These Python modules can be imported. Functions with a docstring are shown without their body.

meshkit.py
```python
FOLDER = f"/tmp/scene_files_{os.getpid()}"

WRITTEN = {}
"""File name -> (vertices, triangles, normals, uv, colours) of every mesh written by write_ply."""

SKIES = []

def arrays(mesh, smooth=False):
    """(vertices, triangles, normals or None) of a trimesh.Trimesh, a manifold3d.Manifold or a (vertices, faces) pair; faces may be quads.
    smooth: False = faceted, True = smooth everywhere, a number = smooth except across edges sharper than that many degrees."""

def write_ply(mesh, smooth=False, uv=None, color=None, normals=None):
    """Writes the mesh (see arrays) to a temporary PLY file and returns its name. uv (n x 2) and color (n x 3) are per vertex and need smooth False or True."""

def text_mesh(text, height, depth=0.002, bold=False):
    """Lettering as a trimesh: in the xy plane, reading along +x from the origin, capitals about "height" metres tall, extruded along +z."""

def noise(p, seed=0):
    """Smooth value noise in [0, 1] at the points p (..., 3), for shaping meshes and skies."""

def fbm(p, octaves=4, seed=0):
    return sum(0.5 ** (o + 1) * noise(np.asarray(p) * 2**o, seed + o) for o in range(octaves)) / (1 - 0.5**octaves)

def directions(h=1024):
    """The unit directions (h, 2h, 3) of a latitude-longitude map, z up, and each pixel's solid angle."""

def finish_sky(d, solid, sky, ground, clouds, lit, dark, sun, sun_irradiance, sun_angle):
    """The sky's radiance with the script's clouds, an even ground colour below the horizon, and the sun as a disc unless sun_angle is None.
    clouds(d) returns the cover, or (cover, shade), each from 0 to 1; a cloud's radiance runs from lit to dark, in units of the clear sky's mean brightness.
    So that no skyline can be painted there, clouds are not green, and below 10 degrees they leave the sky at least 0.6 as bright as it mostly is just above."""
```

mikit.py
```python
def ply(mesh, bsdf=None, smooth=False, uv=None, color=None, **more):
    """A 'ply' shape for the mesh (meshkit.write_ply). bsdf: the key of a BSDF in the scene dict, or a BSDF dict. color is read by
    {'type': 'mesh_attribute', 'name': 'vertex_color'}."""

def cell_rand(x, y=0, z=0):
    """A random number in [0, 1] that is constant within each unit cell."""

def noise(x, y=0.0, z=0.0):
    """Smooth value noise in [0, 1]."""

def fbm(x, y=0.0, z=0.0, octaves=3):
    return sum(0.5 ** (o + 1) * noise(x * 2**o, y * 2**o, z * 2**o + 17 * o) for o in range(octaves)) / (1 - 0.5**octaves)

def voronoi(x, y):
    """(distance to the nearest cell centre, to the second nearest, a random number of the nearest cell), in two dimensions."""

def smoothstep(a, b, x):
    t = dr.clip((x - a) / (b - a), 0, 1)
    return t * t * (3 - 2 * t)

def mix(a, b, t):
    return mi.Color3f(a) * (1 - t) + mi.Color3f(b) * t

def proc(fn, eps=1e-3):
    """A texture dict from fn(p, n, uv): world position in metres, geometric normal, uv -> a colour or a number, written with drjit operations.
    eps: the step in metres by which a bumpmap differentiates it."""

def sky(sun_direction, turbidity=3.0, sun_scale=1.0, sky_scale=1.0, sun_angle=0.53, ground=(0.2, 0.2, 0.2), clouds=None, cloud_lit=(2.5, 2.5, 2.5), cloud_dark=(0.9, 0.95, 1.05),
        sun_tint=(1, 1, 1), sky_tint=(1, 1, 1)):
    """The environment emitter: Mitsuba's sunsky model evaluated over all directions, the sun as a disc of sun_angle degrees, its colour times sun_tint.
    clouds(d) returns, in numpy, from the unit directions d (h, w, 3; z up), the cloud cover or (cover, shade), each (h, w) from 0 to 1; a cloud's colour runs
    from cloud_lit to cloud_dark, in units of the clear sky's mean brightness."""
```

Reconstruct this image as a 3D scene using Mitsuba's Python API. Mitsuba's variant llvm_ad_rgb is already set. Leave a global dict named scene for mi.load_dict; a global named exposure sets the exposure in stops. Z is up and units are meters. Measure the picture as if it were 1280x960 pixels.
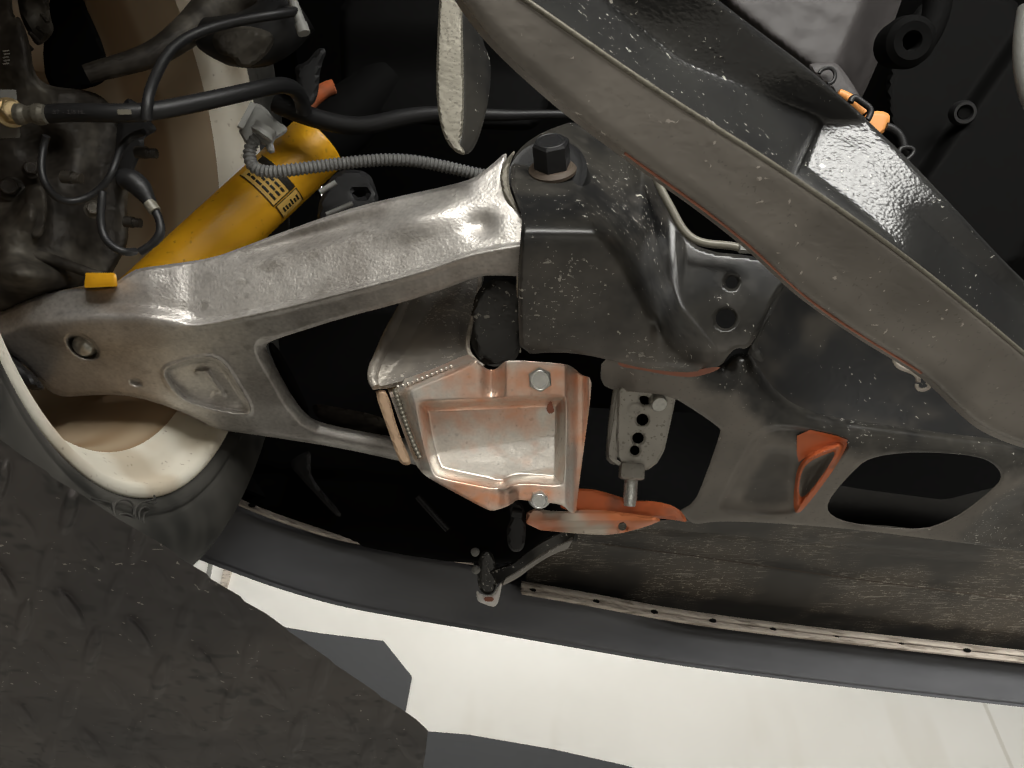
import math, numpy as np, trimesh, shapely, mitsuba as mi, drjit as dr, mikit, meshkit
from shapely.geometry import Polygon, LineString, Point
from scipy.spatial import Delaunay
from scipy.interpolate import PchipInterpolator, CubicSpline
from mikit import noise, fbm, voronoi, smoothstep, mix, cell_rand

# ------------------------------------------------------------------ camera, lamps, exposure
exposure = 0.35
PITCH, FOV = math.radians(45), 66.0
S, C = math.sin(PITCH), math.cos(PITCH)
FWD, UP, RIGHT = np.array([0, C, S]), np.array([0, -S, C]), np.array([1.0, 0, 0])
K = 2 * math.tan(math.radians(FOV / 2)) / 1280
T = mi.ScalarTransform4f
scene, labels = {}, {}
scene['camera'] = {'type': 'perspective', 'fov': FOV, 'fov_axis': 'x', 'near_clip': 0.01, 'far_clip': 60.0,
                   'to_world': T().look_at(origin=[0, 0, 0], target=FWD.tolist(), up=UP.tolist())}


def lamp(key, origin, target, w, h, rgb, label, roll=(0, 0, 1)):
    scene[key] = {'type': 'rectangle', 'to_world': T().look_at(origin=origin, target=target, up=roll) @ T().scale([w / 2, h / 2, 1]),
                  'emitter': {'type': 'area', 'radiance': {'type': 'rgb', 'value': rgb}}}
    labels[key] = {'label': label, 'category': 'lamp'}


lamp('work_lamp', [0.55, -1.6, 0.40], [0.05, 0.4, 0.5], 1.8, 0.85, [11.5, 11.3, 10.7], 'wide work lamp panel on the workshop side behind the camera')
lamp('work_lamp_001', [-0.30, -1.75, 0.40], [0.15, 0.4, 0.5], 0.6, 0.5, [12, 11.7, 10.6], 'unseen small square lamp added for highlights behind the camera, left of the wide one')  # added lamp without a known source, puts highlights on the rolled edges
lamp('ceiling_lamp', [0.2, 1.75, 2.75], [0.2, 2.6, 0.9], 3.2, 0.4, [11.0, 10.8, 10.1], 'long ceiling lamp above the white workshop wall')
lamp('ceiling_lamp_001', [0.3, -1.8, 2.75], [0.3, -1.2, -0.9], 3.0, 1.2, [5.6, 5.45, 5.15], 'long ceiling lamp over the floor behind the lifted car', roll=(0, 1, 0))


# ------------------------------------------------------------------ geometry helpers
def ray(px, py):
    px, py = np.asarray(px, float), np.asarray(py, float)
    return RIGHT * ((px - 640) * K)[..., None] + UP * ((480 - py) * K)[..., None] + FWD


def P(px, py, d):
    return ray(px, py) * np.asarray(d, float)[..., None]


def Z(h, slope_x=0.0, slope_y=0.0):
    """Distance at which a sight line meets the plane z = h + slope_x x + slope_y y."""
    def f(X, Y):
        r = ray(X, Y)
        return h / (r[..., 2] - slope_x * r[..., 0] - slope_y * r[..., 1])
    return f


def F(d0, gx=0.0, gy=0.0, cx=640, cy=480):
    """A plane that roughly faces the viewer: distance d0 at (cx, cy)."""
    return lambda X, Y: d0 + gx * (X - cx) + gy * (Y - cy)


def cam_dir(x, y, z):
    v = RIGHT * x + UP * y + FWD * z
    return v / np.linalg.norm(v)


def sstep(a, b, x):
    t = np.clip((x - a) / (b - a), 0, 1)
    return t * t * (3 - 2 * t)


def softplus(x, w):
    return np.where(x > 20 * w, x, w * np.log1p(np.exp(np.clip(x / w, -50, 50))))


def chaikin(pts, n=2, closed=True):
    p = np.asarray(pts, float)
    for _ in range(n):
        q = np.roll(p, -1, 0) if closed else p[1:]
        a = p if closed else p[:-1]
        new = np.empty((2 * len(a), p.shape[1]))
        new[0::2], new[1::2] = 0.75 * a + 0.25 * q, 0.25 * a + 0.75 * q
        p = new if closed else np.vstack([p[:1], new, p[-1:]])
    return p


def dist(line, X, Y):
    return shapely.distance(shapely.points(X, Y), line)


def sd(poly, X, Y):
    pts = shapely.points(X, Y)
    d = shapely.distance(pts, poly.exterior)
    return np.where(shapely.contains(poly, pts), -d, d)


def line_y(pts, X):
    p = np.array(sorted(pts))
    return PchipInterpolator(p[:, 0], p[:, 1], extrapolate=True)(np.clip(X, p[0, 0], p[-1, 0]))


def resample(ring, step):
    n = max(6, int(ring.length / step))
    return np.array([ring.interpolate(i / n, normalized=True).coords[0] for i in range(n)])


def close_faces(nf, faces):
    """front faces plus the same back faces (vertices + nf) plus walls along open edges"""
    e = np.vstack([faces[:, [0, 1]], faces[:, [1, 2]], faces[:, [2, 0]]])
    key = np.sort(e, 1)
    _, inv, cnt = np.unique(key, axis=0, return_inverse=True, return_counts=True)
    rim = e[cnt[inv.ravel()] == 1]
    a, b = rim[:, 0], rim[:, 1]
    return np.vstack([faces, faces[:, ::-1] + nf, np.stack([b, a, a + nf], 1), np.stack([b, a + nf, b + nf], 1)])


def sheet(outline, depth, thick=0.003, holes=(), relief=None, step=5.0, rnd=0, rdepth=None, smooth_n=2, wrinkle=0.0, seed=0):
    """A pressed sheet or casting face: outline and holes are sight-line coordinates, depth(X, Y) the base surface,
    relief(X, Y) metres towards the viewer; edges rounded over rnd."""
    o = chaikin(outline, smooth_n) if smooth_n else np.asarray(outline, float)
    poly = Polygon(o, [chaikin(h, smooth_n) if smooth_n else h for h in holes]).buffer(0)
    if poly.geom_type != 'Polygon':
        poly = max(poly.geoms, key=lambda g: g.area)
    rings = [resample(r, step) for r in [poly.exterior, *poly.interiors]]
    bnd = np.vstack(rings)
    x0, y0, x1, y1 = poly.bounds
    gx, gy = np.meshgrid(np.arange(x0, x1, step), np.arange(y0, y1, step * 0.866))
    gx = gx + (np.arange(len(gx)) % 2)[:, None] * step / 2
    gx, gy = gx.ravel(), gy.ravel()
    ok = shapely.contains(poly, shapely.points(gx, gy)) & (dist(poly.boundary, gx, gy) > step * 0.45)
    pts = np.vstack([bnd, np.stack([gx[ok], gy[ok]], 1)])
    tri = Delaunay(pts).simplices
    c = pts[tri].mean(1)
    tri = tri[shapely.contains(poly.buffer(0.02), shapely.points(c[:, 0], c[:, 1]))]
    u, v = pts[tri[:, 1]] - pts[tri[:, 0]], pts[tri[:, 2]] - pts[tri[:, 0]]
    cr = u[:, 0] * v[:, 1] - u[:, 1] * v[:, 0]
    tri = tri[np.abs(cr) > 1e-3]
    cr = cr[np.abs(cr) > 1e-3]
    tri = np.where((cr > 0)[:, None], tri[:, ::-1], tri)
    X, Y = pts[:, 0], pts[:, 1]
    base = depth(X, Y)
    d = base.copy()
    if relief is not None:
        d = d - relief(X, Y)
    if rnd:
        e = np.clip(dist(poly.boundary, X, Y) / rnd, 0, 1)
        rd = rdepth if rdepth is not None else rnd * K * base.mean()
        d = d + rd * (1 - np.sqrt(1 - (1 - e) ** 2))
    front = P(X, Y, d)
    if wrinkle:
        front = front - ray(X, Y) * (wrinkle * (meshkit.fbm(front * 55, 3, seed) - 0.5))[:, None]
    back = P(X, Y, d + thick)
    n = len(pts)
    f = close_faces(n, tri)
    wall = f[2 * len(tri):] + 2 * n                                 # walls get vertices of their own, so that edges stay crisp
    m = trimesh.Trimesh(np.vstack([front, back, front, back]), np.vstack([f[:2 * len(tri)], wall]), process=False)
    m.metadata['xy'] = np.tile(pts, (4, 1))
    return m


def masked(parent, name, mesh, bsdf, fn, label=None):
    """a sheet with a coating that varies over it: fn(X, Y) in 0..1 goes to the blend of the material"""
    k = free(f'{parent}__{name}')
    w = np.clip(fn(mesh.metadata['xy'][:, 0], mesh.metadata['xy'][:, 1]), 0, 1)
    scene[k] = mikit.ply(mesh, bsdf, smooth=True, uv=np.stack([w, mesh.metadata['xy'][:, 1] / 1280], 1))
    if label:
        labels[k] = {'label': label}
    return k


def layer_noise(X, Y, s, seed=0):
    return meshkit.fbm(np.stack([X / s, Y / s, 0 * X], -1), 3, seed)


def grid_faces(nu, nv, closed_v=False):
    i, j = np.meshgrid(np.arange(nu - 1), np.arange(nv if closed_v else nv - 1), indexing='ij')
    a, b = i * nv + j, i * nv + (j + 1) % nv
    c, d = a + nv, b + nv
    return np.vstack([np.stack([a, b, d], -1).reshape(-1, 3), np.stack([a, d, c], -1).reshape(-1, 3)])


def loft(rows, thick=0.003, n_u=60, n_v=5, soft=True):
    """rows: stations x section points x (px, py, d): a sheet through them, thickness away from the viewer."""
    r = np.array(rows, float)
    t = np.concatenate([[0], np.cumsum(np.linalg.norm(np.diff(r[:, :, :2].mean(1), axis=0), axis=1))])
    g = PchipInterpolator(t, r, axis=0)(np.linspace(0, t[-1], n_u))
    out = []
    for row in g:
        q = chaikin(row, 3, False) if soft else row
        s = np.concatenate([[0], np.cumsum(np.linalg.norm(np.diff(q[:, :2], axis=0), axis=1) + 1e-6 + 200 * np.abs(np.diff(q[:, 2])))])
        m = (r.shape[1] - 1) * n_v + 1
        if soft:
            out.append(np.stack([np.interp(np.linspace(0, s[-1], m), s, q[:, k]) for k in range(3)], 1))
        else:
            out.append(np.vstack([np.vstack([row[i] + (row[i + 1] - row[i]) * a for a in np.arange(n_v) / n_v]) for i in range(len(row) - 1)] + [row[-1:]]))
    g = np.array(out)
    front = P(g[..., 0], g[..., 1], g[..., 2])
    nu, nv = g.shape[:2]
    f = grid_faces(nu, nv)
    fr = front.reshape(-1, 3)
    m = trimesh.Trimesh(fr, f, process=False)
    n = np.array(m.vertex_normals)
    n = np.where(((n * fr).sum(1) < 0)[:, None], -n, n)
    v = np.vstack([fr, fr + n * thick])
    if (np.cross(fr[f[:, 1]] - fr[f[:, 0]], fr[f[:, 2]] - fr[f[:, 0]]) * fr[f[:, 0]]).sum() > 0:
        f = f[:, ::-1]
    return trimesh.Trimesh(v, close_faces(len(fr), f), process=False)


def tube(path, r, n=14, seg=160, corrug=0.0, period=0.003, flat=1.0):
    p = np.asarray(path, float)
    t = np.concatenate([[0], np.cumsum(np.linalg.norm(np.diff(p, axis=0), axis=1))])
    tt = np.linspace(0, t[-1], seg)
    c = CubicSpline(t, p)(tt) if len(p) > 2 else p[0] + (p[1] - p[0]) * (tt / t[-1])[:, None]
    tan = np.gradient(c, axis=0)
    tan /= np.linalg.norm(tan, axis=1, keepdims=True)
    ref = -ray(640, 480)
    verts = []
    rr = np.asarray(r, float)
    rad = np.interp(tt / t[-1], np.linspace(0, 1, len(rr)), rr) if rr.ndim else np.full(seg, float(r))
    if corrug:
        rad = rad * (1 + corrug * np.cos(2 * np.pi * tt / period))
    for q, a, ra in zip(c, tan, rad):
        u = np.cross(a, ref); u /= np.linalg.norm(u)
        w = np.cross(u, a)
        ang = np.arange(n) / n * 2 * np.pi
        verts.append(q + ra * (np.cos(ang)[:, None] * u + flat * np.sin(ang)[:, None] * w))
    v = np.vstack(verts + [c[:1], c[-1:]])
    f = [grid_faces(seg, n, True)]
    i = np.arange(n); j = (i + 1) % n
    f += [np.stack([j, i, np.full(n, seg * n)], 1), np.stack([i, j, np.full(n, seg * n + 1)], 1) + np.array([(seg - 1) * n, (seg - 1) * n, 0])]
    m = trimesh.Trimesh(v, np.vstack(f), process=False)
    if m.volume < 0:
        m.invert()
    return m


def ptube(path, d, rpx, **kw):
    """tube through (px, py[, d]) points, radius as seen"""
    pts = np.array([[*q[:2], q[2] if len(q) > 2 else d] for q in path], float)
    r = np.asarray(rpx, float) * K * pts[:, 2].mean()
    return tube(P(pts[:, 0], pts[:, 1], pts[:, 2]), r, **kw)


def lathe(profile, centre, axis, n=40, phase=0.0):
    """(r, h) profile turned about axis from centre"""
    axis = np.asarray(axis, float) / np.linalg.norm(axis)
    u = np.cross(axis, [0.13, 0.97, 0.31]); u /= np.linalg.norm(u)
    w = np.cross(axis, u)
    p = np.asarray(profile, float)
    a = np.arange(n) / n * 2 * np.pi + phase
    ringdir = np.cos(a)[:, None] * u + np.sin(a)[:, None] * w
    v = (centre + p[:, 1][:, None, None] * axis + p[:, 0][:, None, None] * ringdir[None]).reshape(-1, 3)
    m = trimesh.Trimesh(v, grid_faces(len(p), n, True), process=False)
    m.merge_vertices(); m.update_faces(m.nondegenerate_faces()); m.fix_normals()
    return m


def bar(px0, px1, w, h, normal=None):
    """box beam between world points, w across, h along the sight line"""
    a, b = np.asarray(px0, float), np.asarray(px1, float)
    t = b - a; L = np.linalg.norm(t); t /= L
    n = -((a + b) / 2) if normal is None else np.asarray(normal, float)
    n = n - t * (n @ t); n /= np.linalg.norm(n)
    s = np.cross(n, t)
    m = trimesh.creation.box([L, w, h])
    m.apply_transform(np.vstack([np.column_stack([t, s, n, (a + b) / 2]), [0, 0, 0, 1]]))
    return m


def cat(*m):
    return trimesh.util.concatenate([trimesh.Trimesh(x.vertices, x.faces, process=False) for x in m])


def free(key):
    if key not in scene and key not in labels:
        return key
    i = 1
    while f'{key}_{i:03d}' in scene or f'{key}_{i:03d}' in labels:
        i += 1
    return f'{key}_{i:03d}'


def thing(name, label, category, group=None):
    k = free(name)
    labels[k] = {'label': label, 'category': category}
    if group:
        labels[k]['group'] = group
    return k


def part(parent, name, mesh, bsdf, smooth=32, label=None, kind=None):
    k = free(f'{parent}__{name}')
    scene[k] = mikit.ply(mesh, bsdf, smooth=smooth)
    if label or kind:
        labels[k] = {**({'label': label} if label else {}), **({'kind': kind} if kind else {})}
    return k


def solo(name, mesh, bsdf, label, category, smooth=32, group=None):
    k = thing(name, label, category, group)
    scene[k] = mikit.ply(mesh, bsdf, smooth=smooth)
    return k


def setting(name, mesh, bsdf, label, smooth=False):
    scene[name] = mikit.ply(mesh, bsdf, smooth=smooth)
    labels[name] = {'label': label, 'kind': 'structure'}


def hex_bolt(c, axis, R, H, flange=1.35, ft=0.28, phase=0.2):
    """hex flange bolt head: (flange mesh, head mesh)"""
    fl = lathe([(0, 0), (R * flange, 0), (R * flange, R * ft * 0.5), (R * 1.02, R * ft), (0, R * ft)], c, axis, 40)
    hd = lathe([(0, R * ft * 0.8), (R, R * ft * 0.8), (R, H - 0.14 * R), (R * 0.88, H), (0, H)], c, axis, 6, phase)
    dish = lathe([(0, H - 0.02 * R), (R * 0.72, H + 0.004 * R), (R * 0.76, H + 0.03 * R), (R * 0.80, H)], c, axis, 32)
    return fl, cat(hd, dish)


# ------------------------------------------------------------------ materials
def princ(color, rough, metal=0.0, spec=0.5, bump=None, bscale=1.0, eps=4e-4, **kw):
    b = {'type': 'principled', 'base_color': mikit.proc(color) if callable(color) else {'type': 'rgb', 'value': list(color)},
         'roughness': mikit.proc(rough) if callable(rough) else float(rough), 'metallic': float(metal), 'specular': float(spec), **kw}
    if bump is not None:
        b = {'type': 'bumpmap', 'arbitrary': mikit.proc(bump, eps), 'scale': float(bscale), 'bsdf': b}
    return {'type': 'twosided', 'bsdf': b}


def specks(p, s, keep, r=0.16):
    wob = (noise(p.x * s * 1.7, p.y * s * 1.7, p.z * s * 1.7) - 0.5) * 0.9
    a = noise(p.x * s + wob, p.y * s + wob, p.z * s - wob)
    dens = smoothstep(0.35, 0.75, fbm(p.x * 23, p.y * 23, p.z * 23, 2))
    return smoothstep(0.955 - keep * dens, 1.0 - keep * dens * 0.6, a)


def n3(p, s, o=3):
    return fbm(p.x * s, p.y * s, p.z * s, o)


def alu_col(p, n, uv):
    a, b, c = n3(p, 28), n3(p, 130, 2), n3(p, 520, 2)
    col = mix((0.53, 0.505, 0.475), (0.37, 0.345, 0.32), smoothstep(0.3, 0.7, a))
    col = mix(col, (0.20, 0.18, 0.15), smoothstep(0.60, 0.85, b) * 0.4)
    return col * (0.82 + 0.36 * c)


def coat_col(p, n, uv):
    film = n3(p, 30)
    col = mix((0.012, 0.012, 0.012), (0.032, 0.030, 0.026), smoothstep(0.3, 0.75, film))
    sp = dr.maximum(specks(p, 330, 0.13), specks(p, 620, 0.14))
    return mix(col, (0.52, 0.50, 0.45), sp * 0.85)


def dust_col(p, n, uv):
    a, b = n3(p, 22), n3(p, 520, 2)
    col = mix((0.122, 0.110, 0.096), (0.190, 0.172, 0.151), smoothstep(0.3, 0.7, a))
    col = mix(col, (0.055, 0.05, 0.042), smoothstep(0.7, 0.9, b) * 0.3)
    sp = specks(p, 300, 0.09)
    return mix(col, (0.55, 0.50, 0.45), sp * 0.6)


def gloss_col(p, n, uv):
    sp = dr.maximum(specks(p, 330, 0.10), specks(p, 700, 0.10))
    a = n3(p, 25)
    return mix(mix((0.012, 0.012, 0.013), (0.03, 0.03, 0.028), a), (0.6, 0.58, 0.52), sp * 0.8)


def bare_col(p, n, uv):
    b = n3(p, 300, 2)
    col = mix((0.72, 0.68, 0.62), (0.56, 0.52, 0.46), n3(p, 40, 2))
    return mix(col, (0.2, 0.17, 0.14), smoothstep(0.68, 0.86, b) * 0.35) * (0.9 + 0.2 * n3(p, 700, 2))


def reflection_col(p, n, uv):  # orange reflection on the bracket, painted as base colour
    b = n3(p, 320, 2)
    col = mix((0.74, 0.36, 0.20), (0.70, 0.26, 0.11), n3(p, 40, 2))
    return mix(col, (0.3, 0.12, 0.07), smoothstep(0.66, 0.86, b) * 0.4)


def side_col(p, n, uv):
    b = n3(p, 40)
    sp = dr.maximum(specks(p, 380, 0.3), specks(p, 700, 0.3))
    col = mix((0.24, 0.22, 0.20), (0.36, 0.33, 0.29), smoothstep(0.3, 0.7, b))
    return mix(col, (0.68, 0.63, 0.56), sp * 0.7)


def steel_col(p, n, uv):
    b, c = n3(p, 700, 2), n3(p, 60, 2)
    return mix(mix((0.21, 0.195, 0.16), (0.13, 0.12, 0.095), c), (0.10, 0.09, 0.07), smoothstep(0.58, 0.76, b) * 0.8)


def cream_col(p, n, uv):
    a, b = n3(p, 18), n3(p, 260, 2)
    col = mix((0.64, 0.61, 0.52), (0.50, 0.44, 0.34), smoothstep(0.4, 0.75, a))
    return mix(col, (0.25, 0.2, 0.14), smoothstep(0.72, 0.9, b) * 0.6)


def wheel_in_col(p, n, uv):
    a = noise(p.x * 55, p.y * 3, p.z * 3)
    return mix((0.34, 0.265, 0.18), (0.24, 0.16, 0.09), smoothstep(0.45, 0.85, a))


def rubber_col(p, n, uv):
    a = n3(p, 20)
    return mix((0.022, 0.022, 0.020), (0.052, 0.050, 0.045), smoothstep(0.35, 0.7, a))


def runway_col(p, n, uv):
    a, b = n3(p, 14), n3(p, 140, 2)
    col = mix((0.036, 0.033, 0.033), (0.064, 0.057, 0.053), smoothstep(0.3, 0.7, a))
    col = mix(col, (0.018, 0.018, 0.017), smoothstep(0.58, 0.8, b) * 0.7)
    return mix(col, (0.3, 0.28, 0.25), specks(p, 420, 0.09) * 0.8)


def runway_bump(p, n, uv):
    return n3(p, 190, 3) * 0.0011 + n3(p, 60, 2) * 0.0012


def tray_col(p, n, uv):
    a = n3(p, 16)
    s = fbm(p.x * 60, p.y * 420, p.z * 420, 3)
    s2 = fbm(p.x * 260, p.y * 900, p.z * 700, 2)
    wear = smoothstep(0.36, 0.6, a)
    col = mix((0.035, 0.033, 0.030), (0.085, 0.072, 0.058), smoothstep(0.3, 0.7, a))
    col = mix(col, (0.36, 0.33, 0.29), smoothstep(0.58, 0.78, s) * wear * 0.6)
    return mix(col, (0.5, 0.46, 0.38), smoothstep(0.62, 0.8, s2) * wear * 0.6)


def bumper_col(p, n, uv):
    a = fbm(p.x * 10, p.y * 60, p.z * 60, 3)
    return mix((0.105, 0.108, 0.118), (0.135, 0.138, 0.148), a)


def wall_col(p, n, uv):
    a = n3(p, 1.6)
    col = mix((0.82, 0.81, 0.77), (0.76, 0.745, 0.70), smoothstep(0.3, 0.75, a))
    seam = 1 - smoothstep(0.004, 0.012, dr.abs(p.x - 1.93))
    st = smoothstep(0.55, 0.8, fbm(p.x * 9, p.z * 2.0, 0.0, 3)) * smoothstep(1.5, 1.25, p.z)
    return mix(mix(col, (0.52, 0.49, 0.42), seam * 0.5), (0.55, 0.5, 0.4), st * 0.15)


def knuckle_col(p, n, uv):
    a, b = n3(p, 36), n3(p, 200, 2)
    col = mix((0.045, 0.038, 0.030), (0.15, 0.135, 0.11), smoothstep(0.4, 0.75, a))
    return col * (0.35 + 0.5 * b)


def tan_col(p, n, uv):
    a = fbm(p.x * 40, p.y * 160, p.z * 160, 3)
    return mix((0.56, 0.50, 0.43), (0.30, 0.255, 0.21), smoothstep(0.45, 0.75, a))


def zinc_col(p, n, uv):
    return mix((0.62, 0.62, 0.58), (0.42, 0.42, 0.40), n3(p, 400, 2))


def yellow_col(p, n, uv):
    a, b = n3(p, 40), n3(p, 220, 2)
    col = mix((0.72, 0.37, 0.012), (0.58, 0.28, 0.01), a)
    return mix(col, (0.2, 0.1, 0.02), smoothstep(0.72, 0.88, b) * 0.5)


def rust_and_reflection_col(p, n, uv):  # rust colour that also paints orange reflections on edges
    return mix((0.40, 0.13, 0.07), (0.22, 0.09, 0.06), n3(p, 90))


def orange_col(p, n, uv):
    return mix((0.55, 0.135, 0.045), (0.30, 0.11, 0.06), smoothstep(0.35, 0.75, n3(p, 60)))


def flange_reflection_col(p, n, uv):  # orange reflection on the flange, painted in towards the right
    return mix((0.46, 0.40, 0.33), (0.52, 0.16, 0.06), smoothstep(0.3, 0.6, n3(p, 32) + (p.x - 0.05) * 1.5))


fine = lambda s, a: (lambda p, n, uv: n3(p, s, 2) * a)
M = scene
M['cast_alloy'] = princ(alu_col, 0.44, 0.7, 0.5, bump=lambda p, n, uv: n3(p, 700, 2) * 0.0003 + n3(p, 45, 2) * 0.0006)
M['black_coat'] = princ(coat_col, 0.34, 0.0, 0.6, bump=lambda p, n, uv: n3(p, 420, 2) * 0.00014)
M['dusty_coat'] = princ(dust_col, 0.5, 0.0, 0.45, bump=lambda p, n, uv: n3(p, 300, 2) * 0.0003)
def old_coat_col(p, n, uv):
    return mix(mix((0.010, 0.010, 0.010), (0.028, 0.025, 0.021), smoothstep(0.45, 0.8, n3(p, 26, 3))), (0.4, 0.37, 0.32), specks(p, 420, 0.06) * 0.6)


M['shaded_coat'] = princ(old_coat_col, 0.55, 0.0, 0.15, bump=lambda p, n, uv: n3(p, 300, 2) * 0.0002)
M['gloss_black'] = princ(gloss_col, 0.25, 0.0, 0.7, bump=lambda p, n, uv: n3(p, 700, 2) * 0.00035)
def coated(base, film, rb, rf, metal=0.0, spec=0.5, jitter=0.0):
    """base under a film whose cover is the mesh's u coordinate"""
    t = lambda p, uv: dr.clip(uv.x + jitter * (n3(p, 90) - 0.5), 0, 1)
    return princ(lambda p, n, uv: mix(base(p, n, uv), film(p, n, uv), t(p, uv)), lambda p, n, uv: rb + (rf - rb) * t(p, uv), metal, spec)


skin = lambda p, n, uv: n3(p, 500, 2) * 0.0002 + n3(p, 35, 2) * 0.0004
M['bare_steel'] = princ(bare_col, 0.32, 0.8, 0.5, bump=skin)
M['reflection_steel'] = coated(bare_col, reflection_col, 0.30, 0.38, 0.65, 0.5, 0.9)
M['plate_coat'] = coated(coat_col, dust_col, 0.30, 0.55, 0.0, 0.55, 0.4)
M['orange_reflection_steel'] = princ(reflection_col, 0.38, 0.3, 0.5, bump=skin)
M['pale_copper'] = princ((0.42, 0.29, 0.19), 0.45, 0.2, 0.4)
M['grey_zinc'] = princ(lambda p, n, uv: mix(mix((0.42, 0.40, 0.36), (0.30, 0.285, 0.25), n3(p, 60, 2)), (0.12, 0.11, 0.09), smoothstep(0.62, 0.8, n3(p, 500, 2)) * 0.6), 0.45, 0.4, 0.5)
M['gritty_steel'] = princ(side_col, 0.4, 0.45, 0.5, bump=lambda p, n, uv: n3(p, 330, 2) * 0.0004)
M['worn_steel'] = princ(steel_col, 0.45, 0.5, 0.5, bump=lambda p, n, uv: n3(p, 420, 2) * 0.0002)
M['zinc'] = princ(zinc_col, 0.3, 0.75, 0.5)
M['cream_paint'] = princ(cream_col, 0.35, 0.0, 0.5)
M['shaded_cream'] = princ(wheel_in_col, 0.45, 0.0, 0.4)  # shade inside the wheel painted in as a darker cream
M['tyre_rubber'] = princ(rubber_col, 0.6, 0.0, 0.35)
M['black_plastic'] = princ((0.010, 0.010, 0.0105), 0.48, 0.0, 0.4)
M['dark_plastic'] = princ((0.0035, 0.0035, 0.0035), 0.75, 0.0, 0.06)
M['conduit_plastic'] = princ((0.13, 0.13, 0.125), 0.5, 0.0, 0.4)
M['grey_plastic'] = princ((0.24, 0.24, 0.225), 0.5, 0.0, 0.4)
M['grey_paint'] = princ((0.048, 0.044, 0.044), 0.55, 0.0, 0.35, bump=lambda p, n, uv: n3(p, 60, 3) * 0.0012)
M['bumper_plastic'] = princ(bumper_col, 0.42, 0.0, 0.4, bump=lambda p, n, uv: n3(p, 30, 2) * 0.0015)
M['scuffed_tray'] = princ(tray_col, 0.38, 0.0, 0.5, bump=lambda p, n, uv: fbm(p.x * 40, p.y * 200, p.z * 200, 2) * 0.0006)
M['tan_strip'] = princ(tan_col, 0.5, 0.0, 0.4)
M['runway_steel'] = princ(runway_col, 0.6, 0.0, 0.35, bump=runway_bump, eps=8e-4)
M['wall_paint'] = princ(wall_col, 0.6, 0.0, 0.3)
M['charcoal_panel'] = princ((0.052, 0.054, 0.058), 0.6, 0.0, 0.3)
M['floor_paint'] = princ((0.46, 0.44, 0.41), 0.5, 0.0, 0.3)
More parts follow.
